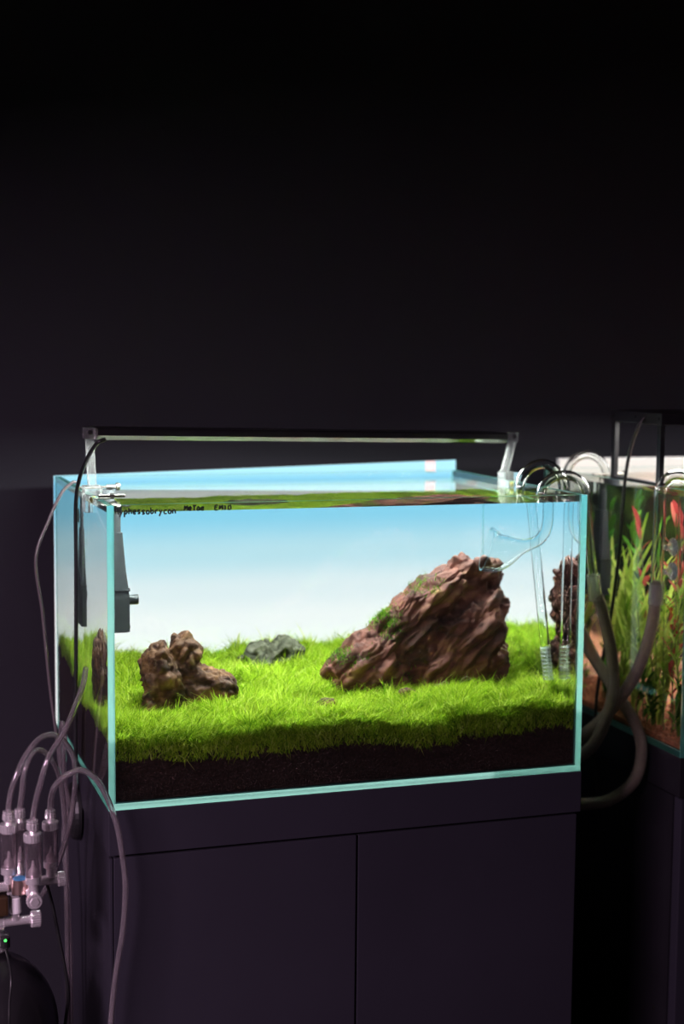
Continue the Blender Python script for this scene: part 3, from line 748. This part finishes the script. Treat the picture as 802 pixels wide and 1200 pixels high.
# ------------------------------------------------------------------ marker writing on the front pane
def writing():
    G = {  # strokes on a unit cell, x-height 1
        'H': [[(0.1, 0.1), (0.1, 1.4)], [(0.1, 0.75), (0.75, 0.85)], [(0.8, 0), (0.75, 1.4)]],
        'y': [[(0.05, 1), (0.35, 0.25)], [(0.75, 1.0), (0.3, 0.0), (0.05, -0.75)]],
        'p': [[(0.15, 0.95), (0.1, -0.75)], [(0.15, 0.75), (0.5, 1.0), (0.75, 0.6), (0.5, 0.15), (0.15, 0.2)]],
        'h': [[(0.1, 1.6), (0.1, 0)], [(0.1, 0.6), (0.45, 0.95), (0.7, 0.6), (0.72, 0)]],
        'e': [[(0.1, 0.5), (0.7, 0.6), (0.55, 1.0), (0.2, 0.9), (0.08, 0.45), (0.3, 0.02), (0.75, 0.15)]],
        's': [[(0.7, 0.9), (0.3, 1.0), (0.15, 0.7), (0.6, 0.4), (0.6, 0.1), (0.1, 0.05)]],
        'o': [[(0.4, 1), (0.1, 0.6), (0.2, 0.1), (0.6, 0.05), (0.75, 0.55), (0.4, 1.0)]],
        'b': [[(0.1, 1.6), (0.12, 0.05)], [(0.12, 0.7), (0.55, 0.9), (0.7, 0.45), (0.45, 0.05), (0.12, 0.1)]],
        'r': [[(0.1, 0.95), (0.15, 0)], [(0.15, 0.55), (0.4, 0.95), (0.75, 0.9)]],
        'c': [[(0.75, 0.85), (0.4, 1.0), (0.12, 0.5), (0.35, 0.05), (0.8, 0.15)]],
        'n': [[(0.1, 0.95), (0.12, 0)], [(0.12, 0.6), (0.5, 0.98), (0.7, 0.6), (0.75, 0)]],
        'M': [[(0.05, 0), (0.15, 1.4), (0.45, 0.5), (0.8, 1.4), (0.95, 0)]],
        'T': [[(0.0, 1.35), (0.95, 1.45)], [(0.5, 1.4), (0.45, 0.0)]],
        'a': [[(0.7, 0.9), (0.3, 1.0), (0.1, 0.4), (0.35, 0.05), (0.68, 0.6), (0.7, 0.9), (0.8, 0.02)]],
        'E': [[(0.8, 1.35), (0.15, 1.3), (0.12, 0.02), (0.8, 0.05)], [(0.13, 0.7), (0.65, 0.72)]],
        '1': [[(0.2, 1.1), (0.45, 1.4), (0.42, 0)]],
        '0': [[(0.45, 1.4), (0.12, 0.8), (0.3, 0.02), (0.75, 0.3), (0.75, 1.1), (0.45, 1.4)]],
    }
    bm = bmesh.new(); r = random.Random(5)
    def put(word, x0, x1, z, h):
        st = (x1 - x0) / len(word)
        for k, ch in enumerate(word):
            dz = r.uniform(-0.0004, 0.0004)
            for s in G[ch]:
                pts = [Vector((x0 + st * k + px * st * 0.92, -0.0005, z + dz + pz * h)) for px, pz in s]
                path = cat_rom(pts, 3) if len(pts) > 2 else pts
                sweep(bm, path, 0.0010, 5)
    put('Hyphessobrycon', 0.0095, 0.0815, 0.3492, 0.0044)
    put('MeTae', 0.0905, 0.1155, 0.3520, 0.0042)
    put('EM10', 0.1270, 0.1480, 0.3518, 0.0038)
    for v in bm.verts: v.co.y = -0.0005 + (v.co.y + 0.0005) * 0.4
    o = obj('marker_writing', bm, M['ink'], panes['front_pane']); tag(o, 'black handwritten marker lettering')
writing()

# ------------------------------------------------------------------ glass pipes on the right pane
def arc(cx, y, cz, r, a0, a1, n=14, k_=1.0):
    return [Vector((cx + r * math.cos(math.radians(a0 + (a1 - a0) * k / n)), y, cz + k_ * r * math.sin(math.radians(a0 + (a1 - a0) * k / n)))) for k in range(n + 1)]
def lily_pipe():
    t = empty('lily_pipe', (0.615, 0.08, H)); tag(t, 'clear glass outflow pipe with a flared lily mouth, nearest over the right rim', 'glass pipe')
    O = Vector((0.615, 0.08, H)); y = 0.08; rr = 0.0065
    dry = [Vector((0.5885, y, WATER_Z + 0.0003))] + arc(0.6215, y, 0.3525, 0.033, 178, 0, 14, 0.82) + [Vector((0.656, y, 0.335)), Vector((0.662, y + 0.003, 0.30)), Vector((0.672, y + 0.006, 0.245)), Vector((0.677, y + 0.008, 0.218))]
    obj('arch', hollow([p - O for p in dry], rr, 0.0013, 20), M['pipe'], t, True)
    # submerged stem turning into the mouth, one continuous glass body
    stem = [Vector((0.5885, y, WATER_Z - 0.0004)), Vector((0.5885, y, 0.335)), Vector((0.5882, y, 0.322))]
    path = cat_rom(stem + [Vector((0.585, y, 0.308)), Vector((0.576, y, 0.2965)), Vector((0.562, y + 0.001, 0.2905)), Vector((0.548, y + 0.002, 0.2875)), Vector((0.534, y + 0.003, 0.2845)), Vector((0.518, y + 0.004, 0.2825)), Vector((0.503, y + 0.006, 0.2865))], 6)
    n = len(path)
    def rad(i):
        x = path[i].x
        return float(np.interp(x, [0.500, 0.508, 0.520, 0.534, 0.546, 0.556, 0.566], [0.0295, 0.0285, 0.0255, 0.0200, 0.0135, 0.0092, 0.0078]))
    obj('lily_mouth', hollow([p - O for p in path], [rad(i) for i in range(n)], 0.0018, 32), M['pipe_wet'], t, True)
    h = hollow([p - O for p in (Vector((0.672, y + 0.006, 0.243)), Vector((0.677, y + 0.008, 0.216)), Vector((0.6785, y + 0.009, 0.208)))], 0.0092, 0.0022, 18)
    obj('hose_collar', h, M['acrylic'], t, True)
    obj('suction_cup', lathe([(0.004, 0), (0.004, 0.008), (0.011, 0.014), (0.0115, 0.016)], 18, '-X', (0.0345 - 0.0, 0, -0.04)), M['acrylic'], t, True)
lily_pipe()
def intake_pipe():
    t = empty('intake_pipe', (0.615, 0.135, H)); tag(t, 'clear glass intake pipe arching over the right rim behind the lily pipe', 'glass pipe')
    O = Vector((0.615, 0.135, H)); y = 0.125; rr = 0.0070
    dry = [Vector((0.578, y, WATER_Z + 0.0003))] + arc(0.611, y, 0.3555, 0.033, 178, 0, 14, 1.07) + [Vector((0.648, y + 0.002, 0.33)), Vector((0.655, y + 0.008, 0.28)), Vector((0.664, y + 0.018, 0.21))]
    obj('arch', hollow([p - O for p in dry], rr, 0.0013, 20), M['pipe'], t, True)
    wet = [Vector((0.5782, y, WATER_Z - 0.0004)), Vector((0.5805, y - 0.003, 0.325)), Vector((0.586, y - 0.018, 0.24)), Vector((0.592, y - 0.034, 0.155))]
    obj('stem', hollow([p - O for p in wet], rr, 0.0013, 20), M['pipe_wet'], t, True)
    g = bmesh.new()
    for k in range(9):
        f = k / 8; c = Vector((0.592 + 0.003 * f, y - 0.034 - 0.009 * f, 0.151 - 0.040 * f))
        ring = [c + Vector((math.cos(a) * rr, math.sin(a) * rr, 0)) - O for a in np.linspace(0, 2 * math.pi, 19)]
        sweep(g, ring, 0.0009, 6)
    for a in (0.4, 2.5, 4.6):
        sweep(g, [Vector((0.592 + math.cos(a) * rr, y - 0.034 + math.sin(a) * rr, 0.155)) - O, Vector((0.595 + math.cos(a) * rr, y - 0.043 + math.sin(a) * rr, 0.109)) - O], 0.0010, 6)
    obj('strainer', g, M['acrylic'], t, True)
intake_pipe()

def hose(pts, r, label):
    p = cat_rom(pts, 10); b = p[-1]
    o = obj('filter_hose', hollow([q - b for q in p], r, 0.002, 16), M['hose'], None, True, b); tag(o, label, 'hose', 'filter hoses between the tanks')
hose([(0.6785, 0.0885, 0.215), (0.6893, 0.09, 0.1933), (0.7039, 0.09, 0.1396), (0.7097, 0.09, 0.0799), (0.6944, 0.095, 0.0214), (0.672, 0.105, -0.010), (0.645, 0.125, -0.022), (0.617, 0.14, -0.024)], 0.0085, 'smoky filter hose hanging from the lily pipe, nearest of the crossing hoses')
hose([(0.664, 0.143, 0.212), (0.673, 0.150, 0.185), (0.693, 0.16, 0.155), (0.714, 0.155, 0.1133), (0.738, 0.135, 0.0685), (0.757, 0.11, 0.026), (0.7625, 0.10, -0.010), (0.752, 0.10, -0.052), (0.722, 0.115, -0.081), (0.690, 0.135, -0.090), (0.645, 0.15, -0.094), (0.617, 0.155, -0.094)], 0.0085, 'smoky filter hose looping lowest below the glass rim between the cabinets')
hose([(0.7565, 0.060, 0.235), (0.7545, 0.062, 0.205), (0.7515, 0.066, 0.168), (0.742, 0.078, 0.115), (0.727, 0.105, 0.063), (0.705, 0.135, 0.020), (0.680, 0.165, -0.012), (0.645, 0.19, -0.035), (0.617, 0.20, -0.045)], 0.0085, 'pale smoky hose running from the right tank pipe behind the others')

# ------------------------------------------------------------------ the planted tank at the right edge
def second_pipe(y, xo, r, label, drop, cups):
    t = empty('return_pipe', (X2, y, H)); tag(t, label, 'glass pipe'); O = Vector((X2, y, H))
    xi = X2 + 0.030
    dry = [Vector((xi, y, WATER_Z + 0.0003)), Vector((xi, y, 0.357))] + arc((xi + xo) / 2, y, 0.357, (xi - xo) / 2, 0, 180, 14, 0.8 if cups else 1.0) + [Vector((xo, y, 0.32)), Vector((xo - 0.001, y, 0.27)), Vector((xo - 0.002, y, drop))]
    obj('arch', hollow([p - O for p in dry], r, 0.0014, 20), M['pipe'], t, True)
    obj('stem', hollow([p - O for p in (Vector((xi, y, WATER_Z - 0.0004)), Vector((xi, y, 0.18)))], r, 0.0014, 20), M['pipe_wet'], t, True)
    if cups:
        obj('hose_collar', hollow([p - O for p in (Vector((xo - 0.001, y, drop + 0.006)), Vector((xo - 0.002, y, drop - 0.022)))], r + 0.002, 0.0018, 20), M['acrylic'], t, True)
        for z in (0.283, 0.25):
            obj('suction_cup', lathe([(0.004, 0), (0.0045, 0.006), (0.012, 0.012), (0.0125, 0.0138)], 20, 'X', (xo - X2 + 0.002, -0.012, z - H)), M['acrylic'], t, True)
second_pipe(0.055, 0.7530, 0.0085, 'thick clear glass pipe arching over the left rim of the planted tank', 0.226, True)
second_pipe(0.300, 0.737, 0.0062, 'frosty glass pipe loop at the back corner of the planted tank', 0.20, False)

def light_frame():
    t = empty('frame_lamp', (X2, 0.16, H)); tag(t, 'black rectangular frame lamp standing on the rim of the planted tank', 'lamp')
    x = 0.002; y0, y1 = -0.062, 0.066
    top = 0.098
    obj('base_bar', box(x - 0.003, x + 0.009, y0 - 0.004, y1 + 0.004, 0.0005, 0.0045, 0.0005), M['black_metal'], t)
    for yy in (y0, y1): obj('upright', box(x - 0.003, x + 0.004, yy - 0.005, yy + 0.005, 0.004, top - 0.0005, 0.0006), M['black_metal'], t)
    bd = obj('lamp_body', box(x - 0.004, 0.62, y0 - 0.008, y1 + 0.008, top - 0.014, top + 0.002, 0.001), M['black_metal'], t)
    for yy in (y0, 0.002, y1): obj('screw', lathe([(0.0026, 0), (0.0026, 0.0012)], 12, '-X', (x - 0.0042, yy, top - 0.006)), M['black'], bd)
    obj('led_panel', led_panel(0.03, 0.6, y0 + 0.004, y1 - 0.004, top - 0.0142), [M['led2'], M['black']], bd)
    for yy in (y0, y1):
        obj('upright', box(0.609, 0.616, yy - 0.005, yy + 0.005, 0.0005, top - 0.0145, 0.0006), M['black_metal'], t)
light_frame()
cable('power_cable', [(0.771, 0.135, 0.452), (0.765, 0.140, 0.440), (0.762, 0.154, 0.409), (0.762, 0.168, 0.360), (0.763, 0.181, 0.255), (0.763, 0.199, 0.166), (0.762, 0.226, 0.073), (0.762, 0.236, 0.013), (0.765, 0.24, -0.06), (0.7725, 0.24, -0.12)], 0.0026, M['cable'], 'black cable hanging from the frame lamp down the planted tank')

def white_screen_band():
    t = empty('screen_top_band', (X2, Y2 + D2 + 0.002, 0.30)); tag(t, 'glowing top band of the white backlit screen behind the planted tank', 'light')
    obj('diffuser', box(0.030, W2, 0.0, 0.004, 0.02, 0.072, 0.001), M['white_light'], t)  # stands in for a backlit white screen, only its upper band built
    obj('housing', box(0.028, W2, 0.0042, 0.012, 0.018, 0.074), M['white'], t)
    obj('added_dark_film', box(0.0, W2, 0.0, 0.003, -0.298, 0.0195), M['black'], t)  # black sheet added so the gaps between the plants stay dark
white_screen_band()
t_ = skimmer((X2 + 0.034, 0.285, 0.183), 'dark skimmer filter inside the left pane of the planted tank', M['dark_plastic'])

def gravel():
    bm = bmesh.new(); r = random.Random(4)
    bed = box(X2 + T + 0.0015, X2 + W2 - T - 0.0015, Y2 + T + 0.0015, Y2 + D2 - T - 0.0015, T + 0.001, 0.016)
    me_v, me_f = [], []
    ico = bmesh.new(); bmesh.ops.create_icosphere(ico, subdivisions=1, radius=1)
    vs = [v.co.copy() for v in ico.verts]; fs = [[v.index for v in f.verts] for f in ico.faces]; ico.free()
    for k in range(3200):
        x = X2 + T + 0.004 + 0.20 * r.random() ** 1.5; y = Y2 + T + 0.004 + (D2 - 2 * T - 0.008) * r.random(); z = 0.012 + 0.010 * r.random()
        s = r.uniform(0.0014, 0.0030); e = Euler((r.random() * 6, r.random() * 6, 0)).to_matrix(); o = len(me_v)
        for v in vs:
            q = e @ Vector((v.x * s, v.y * s * 0.8, v.z * s * 0.7)); me_v.append((x + q.x, y + q.y, z + q.z))
        me_f += [[o + i for i in f] for f in fs]
    b2 = bpy.data.meshes.new('g'); b2.from_pydata(me_v, [], me_f); bm.from_mesh(b2); join(bm, bed)
    tag(obj('gravel', bm, M['gravel']), 'orange-brown gravel bed of the planted tank', 'gravel', kind='stuff')
gravel()

def leaf_mesh(name, n=6, width=1.0, curl=0.5, tip=1.0, m=None):
    """unit leaf along +Z bending to +X"""
    vs, fs = [], []
    for i in range(n + 1):
        t = i / n; a = curl * t
        x = (1 - math.cos(a)) / max(curl, 1e-3); z = math.sin(a) / max(curl, 1e-3)
        wd = width * (math.sin(math.pi * (0.10 + 0.88 * t)) ** tip) * 0.5
        vs += [(x, -wd, z), (x + 0.10 * wd, 0, z), (x, wd, z)]
    for i in range(n):
        a = i * 3; fs += [(a, a + 1, a + 4, a + 3), (a + 1, a + 2, a + 5, a + 4)]
    me = bpy.data.meshes.new(name); me.from_pydata(vs, [], fs); me.update()
    me.polygons.foreach_set('use_smooth', [True] * len(me.polygons)); me.materials.append(m); return me
lm = {'ribbon': leaf_mesh('ribbon_leaf', 8, 0.040, 0.9, 0.7, object_leaf_mat('ribbon_green', (0.20, 0.34, 0.03), (0.52, 0.60, 0.13))),
      'needle': leaf_mesh('needle_leaf', 5, 0.16, 0.9, 0.8, object_leaf_mat('needle_green', (0.16, 0.32, 0.02), (0.55, 0.66, 0.16))),
      'red': leaf_mesh('red_leaf', 6, 0.30, 0.7, 0.8, object_leaf_mat('red_leaf_colour', (0.30, 0.02, 0.025), (0.50, 0.13, 0.10))),
      'dark': leaf_mesh('dark_leaf', 6, 0.30, 0.8, 0.8, object_leaf_mat('dark_green_leaf', (0.02, 0.08, 0.01), (0.10, 0.24, 0.03)))}
M['stem'] = principled('plant_stem', (0.14, 0.16, 0.04), 0.6, vary=(60, 0.3))
def plant(kind, name, x, y, h, label, seed, z=0.018):
    r = random.Random(seed); t = empty(name, (x, y, z)); tag(t, label, 'aquatic plant', {'ribbon': 'ribbon-leaved plants', 'needle': 'fine-leaved stem plants', 'red': 'red-leaved plants', 'dark': 'dark broad-leaved plants'}[kind])
    def lf(p, rx, rz, s, tw=0):
        o = bpy.data.objects.new('leaf', lm[kind]); COL.objects.link(o); o.parent = t; o.location = p
        # keep the leaf inside the panes
        for _ in range(24):
            mm = Euler((0, rx, rz)).to_matrix(); e = [mm @ Vector((v.co.x, v.co.y, v.co.z)) * s for v in lm[kind].vertices]
            gx = [q.x + p[0] + x for q in e]; gy = [q.y + p[1] + y for q in e]; gz = [q.z + p[2] + z for q in e]
            if min(gx) > X2 + T + 0.003 and min(gy) > Y2 + T + 0.003 and max(gy) < Y2 + D2 - T - 0.003 and max(gz) < WATER_Z - 0.003: break
            rz += 0.9; rx *= 0.85; s *= 0.97
        o.rotation_euler = Euler((0, rx, rz)); o.scale = (s, s * (1 + tw), s)
    if kind == 'ribbon':
        for k in range(9):
            lf((r.uniform(-1, 1) * 0.004, r.uniform(-1, 1) * 0.004, 0), r.uniform(0.0, 0.35), k * 2.4 + r.random(), h * r.uniform(0.75, 1.15))
    else:
        p = cat_rom([(0, 0, 0), (r.uniform(-1, 1) * 0.01, r.uniform(-1, 1) * 0.01, h * 0.5), (r.uniform(-1, 1) * 0.018, r.uniform(-1, 1) * 0.018, h)], 8)
        obj('stem', tube(p, 0.0012, 6), M['stem'], t, True)
        cnt, s0 = {'needle': (26, 0.032), 'red': (18, 0.040), 'dark': (14, 0.040)}[kind]
        for k in range(cnt):
            f = 0.12 + 0.88 * k / (cnt - 1); q = p[int(f * (len(p) - 1))]
            lf(q, r.uniform(0.5, 1.15) * (1.1 - 0.55 * f), k * 2.4 + r.random() * 0.6, s0 * r.uniform(0.75, 1.2))
    return t
P2 = [('needle', 0.802, 0.205, 0.12), ('needle', 0.812, 0.165, 0.15), ('needle', 0.806, 0.135, 0.10), ('needle', 0.815, 0.095, 0.16), ('needle', 0.802, 0.065, 0.13), ('needle', 0.83, 0.060, 0.19), ('needle', 0.835, 0.23, 0.18), ('needle', 0.81, 0.33, 0.17),
      ('needle', 0.800, 0.160, 0.19), ('needle', 0.803, 0.235, 0.10), ('needle', 0.818, 0.120, 0.20),
      ('ribbon', 0.825, 0.19, 0.28), ('ribbon', 0.835, 0.125, 0.30), ('ribbon', 0.86, 0.26, 0.30), ('ribbon', 0.815, 0.38, 0.27), ('ribbon', 0.875, 0.18, 0.30), ('ribbon', 0.90, 0.32, 0.30),
      ('red', 0.835, 0.085, 0.285), ('red', 0.865, 0.115, 0.30), ('red', 0.875, 0.215, 0.27), ('red', 0.90, 0.15, 0.28),
      ('dark', 0.803, 0.115, 0.06), ('dark', 0.800, 0.045, 0.07), ('dark', 0.82, 0.155, 0.09), ('dark', 0.85, 0.30, 0.24), ('dark', 0.90, 0.24, 0.27), ('dark', 0.94, 0.30, 0.28), ('dark', 0.93, 0.20, 0.26), ('dark', 0.86, 0.37, 0.26), ('dark', 0.95, 0.38, 0.28), ('dark', 0.99, 0.33, 0.29), ('dark', 0.80, 0.25, 0.07), ('dark', 0.98, 0.25, 0.25)]
LAB = {'ribbon': 'long yellow-green ribbon-leaved plant', 'needle': 'light green narrow-leaved stem plant', 'red': 'tall red-leaved stem plant', 'dark': 'dark green broad-leaved plant'}
NM = {'ribbon': 'ribbon_plant', 'needle': 'stem_plant', 'red': 'red_plant', 'dark': 'broad_leaf_plant'}
for i, (k, x, y, h) in enumerate(P2):
    same = sorted([q for q in P2 if q[0] == k], key=lambda q: q[1] - q[2]); n = same.index((k, x, y, h))
    ords = ['first', 'second', 'third', 'fourth', 'fifth', 'sixth', 'seventh', 'eighth', 'ninth', 'tenth', 'eleventh', 'twelfth']
    plant(k, NM[k], x, y, h, '%s in the right tank, %s from its back corner' % (LAB[k], ords[n]), 50 + i)

# ------------------------------------------------------------------ gas cylinder, manifold and air tubes at the left
def gas_cylinder():
    c = (-0.135, 0.030, -0.76); t = empty('gas_cylinder', c); tag(t, 'black round-shouldered gas cylinder in the bottom left corner', 'gas cylinder')
    R = 0.078; top = 0.60
    prof = [(R - 0.008, 0), (R, 0.006)] + [(R, 0.50)] + [(R * math.cos(a), 0.50 + 0.092 * math.sin(a)) for a in np.linspace(0.1, 1.25, 10)] + [(0.020, 0.592), (0.020, 0.604)]
    obj('shell', lathe(prof, 48), M['black_shine'], t, True)
    obj('shoulder_band', lathe([(R + 0.0002, 0.490), (R + 0.0012, 0.491), (R + 0.0012, 0.4935), (R + 0.0002, 0.4945)], 48), M['black_metal'], t, True)
    obj('neck_ring', lathe([(0.022, 0.598), (0.023, 0.600), (0.023, 0.612), (0.018, 0.614)], 24), M['steel'], t, True)
    obj('valve_body', lathe([(0.013, 0.612), (0.014, 0.616), (0.014, 0.640), (0.011, 0.644)], 20), M['steel'], t, True)
M['black_shine'] = principled('black_lacquer', (0.012, 0.011, 0.013), 0.30, coat=0.6, bump=(40, 0.06, 0.001))
gas_cylinder()

def counter(parent, x, y, z, s=1.0):
    """bubble counter standing at x, y, bottom z, about 76 mm tall"""
    c = obj('bubble_counter', hollow([Vector((x, y, z + 0.020 * s)), Vector((x, y, z + 0.060 * s))], 0.0098 * s, 0.0011 * s, 24), M['counter'], parent, True)
    def S(nm, bm, m=M['steel']): return obj(nm, bm, m, c, False)
    S('bottom_stem', lathe([(0.0062 * s, 0), (0.0062 * s, 0.010 * s), (0.0095 * s, 0.0115 * s), (0.0095 * s, 0.0195 * s)], 20, 'Z', (x, y, z)))
    S('drip_nozzle', lathe([(0.0058 * s, 0.0205 * s), (0.0058 * s, 0.026 * s), (0.0025 * s, 0.030 * s), (0.0014 * s, 0.038 * s)], 14, 'Z', (x, y, z)))
    S('top_cap', knurled(0.0108 * s, 0.0105 * s, 'Z', (x, y, z + 0.0602 * s), 20, 0.03))
    S('lock_nut', knurled(0.0072 * s, 0.0075 * s, 'Z', (x, y, z + 0.0745 * s), 12, 0.10))
    S('neck', cyl(0.0042 * s, 0.0045 * s, 'Z', (x, y, z + 0.0705 * s), 14))
    S('lock_nut', knurled(0.0066 * s, 0.0035 * s, 'Z', (x, y, z + 0.0822 * s), 12, 0.10))
    return c
def manifold():
    t = empty('gas_manifold', (-0.135, 0.030, -0.118)); tag(t, 'shiny steel gas manifold with four clear bubble counters, lower left', 'gas manifold')
    O = Vector((-0.135, 0.030, -0.118))
    def P(nm, bm, m, sm=False, par=t):
        bmesh.ops.translate(bm, verts=bm.verts, vec=-O); return obj(nm, bm, m, par, sm)
    # regulator body and the low valve with its knurled knob
    P('regulator_body', lathe([(0.012, 0), (0.012, 0.03)], 22, 'X', (-0.150, 0.028, -0.128)), M['steel'])
    P('outlet_arm', cyl(0.0055, 0.032, 'X', (-0.121, 0.020, -0.128), 18), M['steel'])
    P('adjust_knob', knurled(0.0100, 0.012, 'X', (-0.0895, 0.020, -0.1345 + 0.0065), 22), M['steel'])
    P('riser', cyl(0.0048, 0.050, 'Z', (-0.107, 0.018, -0.126), 16), M['steel'])
    P('white_collar', lathe([(0.0068, 0), (0.0072, 0.001), (0.0072, 0.018), (0.0068, 0.019)], 20, 'Z', (-0.107, 0.018, -0.117)), M['white'])
    P('hex_nut', lathe([(0.0075, 0), (0.0075, 0.006)], 6, 'Z', (-0.107, 0.018, -0.097)), M['steel'])
    # manifold block and cross bars
    P('block', box(-0.118, -0.094, 0.004, 0.032, -0.091, -0.073, 0.002), M['steel'])
    P('cross_bar', cyl(0.0058, 0.036, 'X', (-0.0950, 0.010, -0.0790), 18), M['steel'])
    P('needle_knob', knurled(0.0088, 0.0095, 'X', (-0.0590, 0.010, -0.0790), 22), M['steel'])
    P('cross_bar', cyl(0.0058, 0.030, 'X', (-0.146, 0.004, -0.0800), 18), M['steel'])
    P('front_arm', cyl(0.0055, 0.022, '-Y', (-0.0935, 0.006, -0.0830), 18), M['steel'])
    P('needle_knob', knurled(0.0092, 0.011, '-Y', (-0.0900, -0.018, -0.0900), 22), M['steel'])
    P('knob_center', lathe([(0.0062, 0), (0.0050, 0.0012)], 6, '-Y', (-0.0900, -0.029, -0.0900)), M['steel'])
    g = P('gauge', cyl(0.0092, 0.017, 'Z', (-0.1045, -0.008, -0.0850), 24), M['brass_pink'])
    b = cyl(0.0082, 0.0012, 'Z', (-0.1045, -0.008, -0.0679), 24); bmesh.ops.translate(b, verts=b.verts, vec=-O); obj('dial', b, M['blue'], g)
    P('solenoid', box(-0.150, -0.116, 0.004, 0.044, -0.116, -0.092, 0.003), M['amber'])
    P('solenoid_cable_gland', cyl(0.006, 0.012, 'Z', (-0.121, 0.004, -0.152), 14), M['black'])
    P('indicator', lathe([(0.0018, 0), (0.0012, 0.001)], 10, '-Y', (-0.121, -0.003, -0.1415)), M['green_led'])
    for x, y, z, s in ((-0.1150, 0.004, -0.0760, 1.0), (-0.0985, 0.036, -0.0800, 0.95), (-0.0900, -0.016, -0.0830, 1.0), (-0.0665, 0.010, -0.0740, 0.92)):
        counter(t, x - O.x, y - O.y, z - O.z, s)
M['brass_pink'] = principled('copper_pink_metal', (0.75, 0.52, 0.46), 0.32, 1.0, vary=(120, 0.05))
manifold()

def air_tube(pts, label, r=0.0034):
    p = cat_rom(pts, 8); b = p[0]
    o = obj('air_tube', hollow([q - b for q in p], r, 0.0011, 12), M['tube'], None, True, b); tag(o, label, 'tube', 'clear gas tubes')
air_tube([(-0.1150, 0.004, 0.006), (-0.1140, 0.004, 0.020), (-0.1091, 0.004, 0.0405), (-0.0952, 0.010, 0.0694), (-0.0760, 0.02, 0.0880), (-0.058, 0.03, 0.088), (-0.042, 0.04, 0.072), (-0.032, 0.05, 0.048), (-0.029, 0.07, 0.010), (-0.034, 0.09, -0.045), (-0.050, 0.10, -0.10), (-0.075, 0.10, -0.145)], 'clear tube arching from the leftmost bubble counter')
air_tube([(-0.0985, 0.036, 0.0005), (-0.0960, 0.036, 0.020), (-0.092, 0.038, 0.046), (-0.082, 0.045, 0.064), (-0.068, 0.06, 0.062), (-0.052, 0.08, 0.040), (-0.040, 0.11, 0.005), (-0.030, 0.15, -0.06), (-0.026, 0.17, -0.15), (-0.024, 0.18, -0.26), (-0.024, 0.18, -0.40)], 'clear tube from the rear bubble counter falling beside the cabinet')
air_tube([(-0.0900, -0.016, 0.0025), (-0.0880, -0.016, 0.016), (-0.0826, -0.016, 0.0388), (-0.0707, -0.012, 0.0727), (-0.0511, -0.004, 0.1005), (-0.034, 0.02, 0.126), (-0.020, 0.055, 0.142), (-0.010, 0.10, 0.150)], 'clear tube rising from the front bubble counter along the left pane')
air_tube([(-0.0665, 0.010, 0.0045), (-0.0665, 0.004, 0.020), (-0.0640, -0.015, 0.0401), (-0.051, -0.028, 0.0559), (-0.0336, -0.03, 0.0595), (-0.0142, -0.03, 0.0409), (0.0023, -0.03, -0.0007), (0.01, -0.03, -0.042), (0.0137, -0.03, -0.0831), (0.0105, -0.03, -0.134), (0.0022, -0.03, -0.1845), (-0.0042, -0.03, -0.2458), (-0.010, -0.03, -0.36)], 'clear tube looping across the cabinet corner from the rightmost counter')
air_tube([(-0.012, 0.225, -0.058), (-0.022, 0.20, -0.02), (-0.030, 0.15, 0.03), (-0.032, 0.13, 0.055), (-0.034, 0.14, 0.075), (-0.030, 0.18, 0.04), (-0.026, 0.21, -0.01), (-0.014, 0.235, -0.075)], 'clear tube looping out of the round cable grommet', 0.0032)
air_tube([(-0.012, 0.242, -0.070), (-0.020, 0.235, -0.10), (-0.018, 0.215, -0.18), (-0.016, 0.21, -0.28), (-0.016, 0.21, -0.42)], 'clear tube dropping from the round cable grommet along the cabinet side', 0.0032)
cable('solenoid_cable', [(-0.070, 0.030, -0.085), (-0.062, 0.03, -0.12), (-0.055, 0.03, -0.16), (-0.048, 0.03, -0.20), (-0.045, 0.03, -0.235), (-0.050, 0.03, -0.28), (-0.056, 0.03, -0.40)], 0.0020, M['cable'], 'thin black cable hanging right of the gas cylinder')
cable('solenoid_cable', [(-0.121, 0.004, -0.150), (-0.119, -0.040, -0.168), (-0.1225, -0.052, -0.20), (-0.1235, -0.058, -0.24), (-0.123, -0.06, -0.40)], 0.0013, M['cable'], 'thin black lead lying over the shoulder of the gas cylinder')
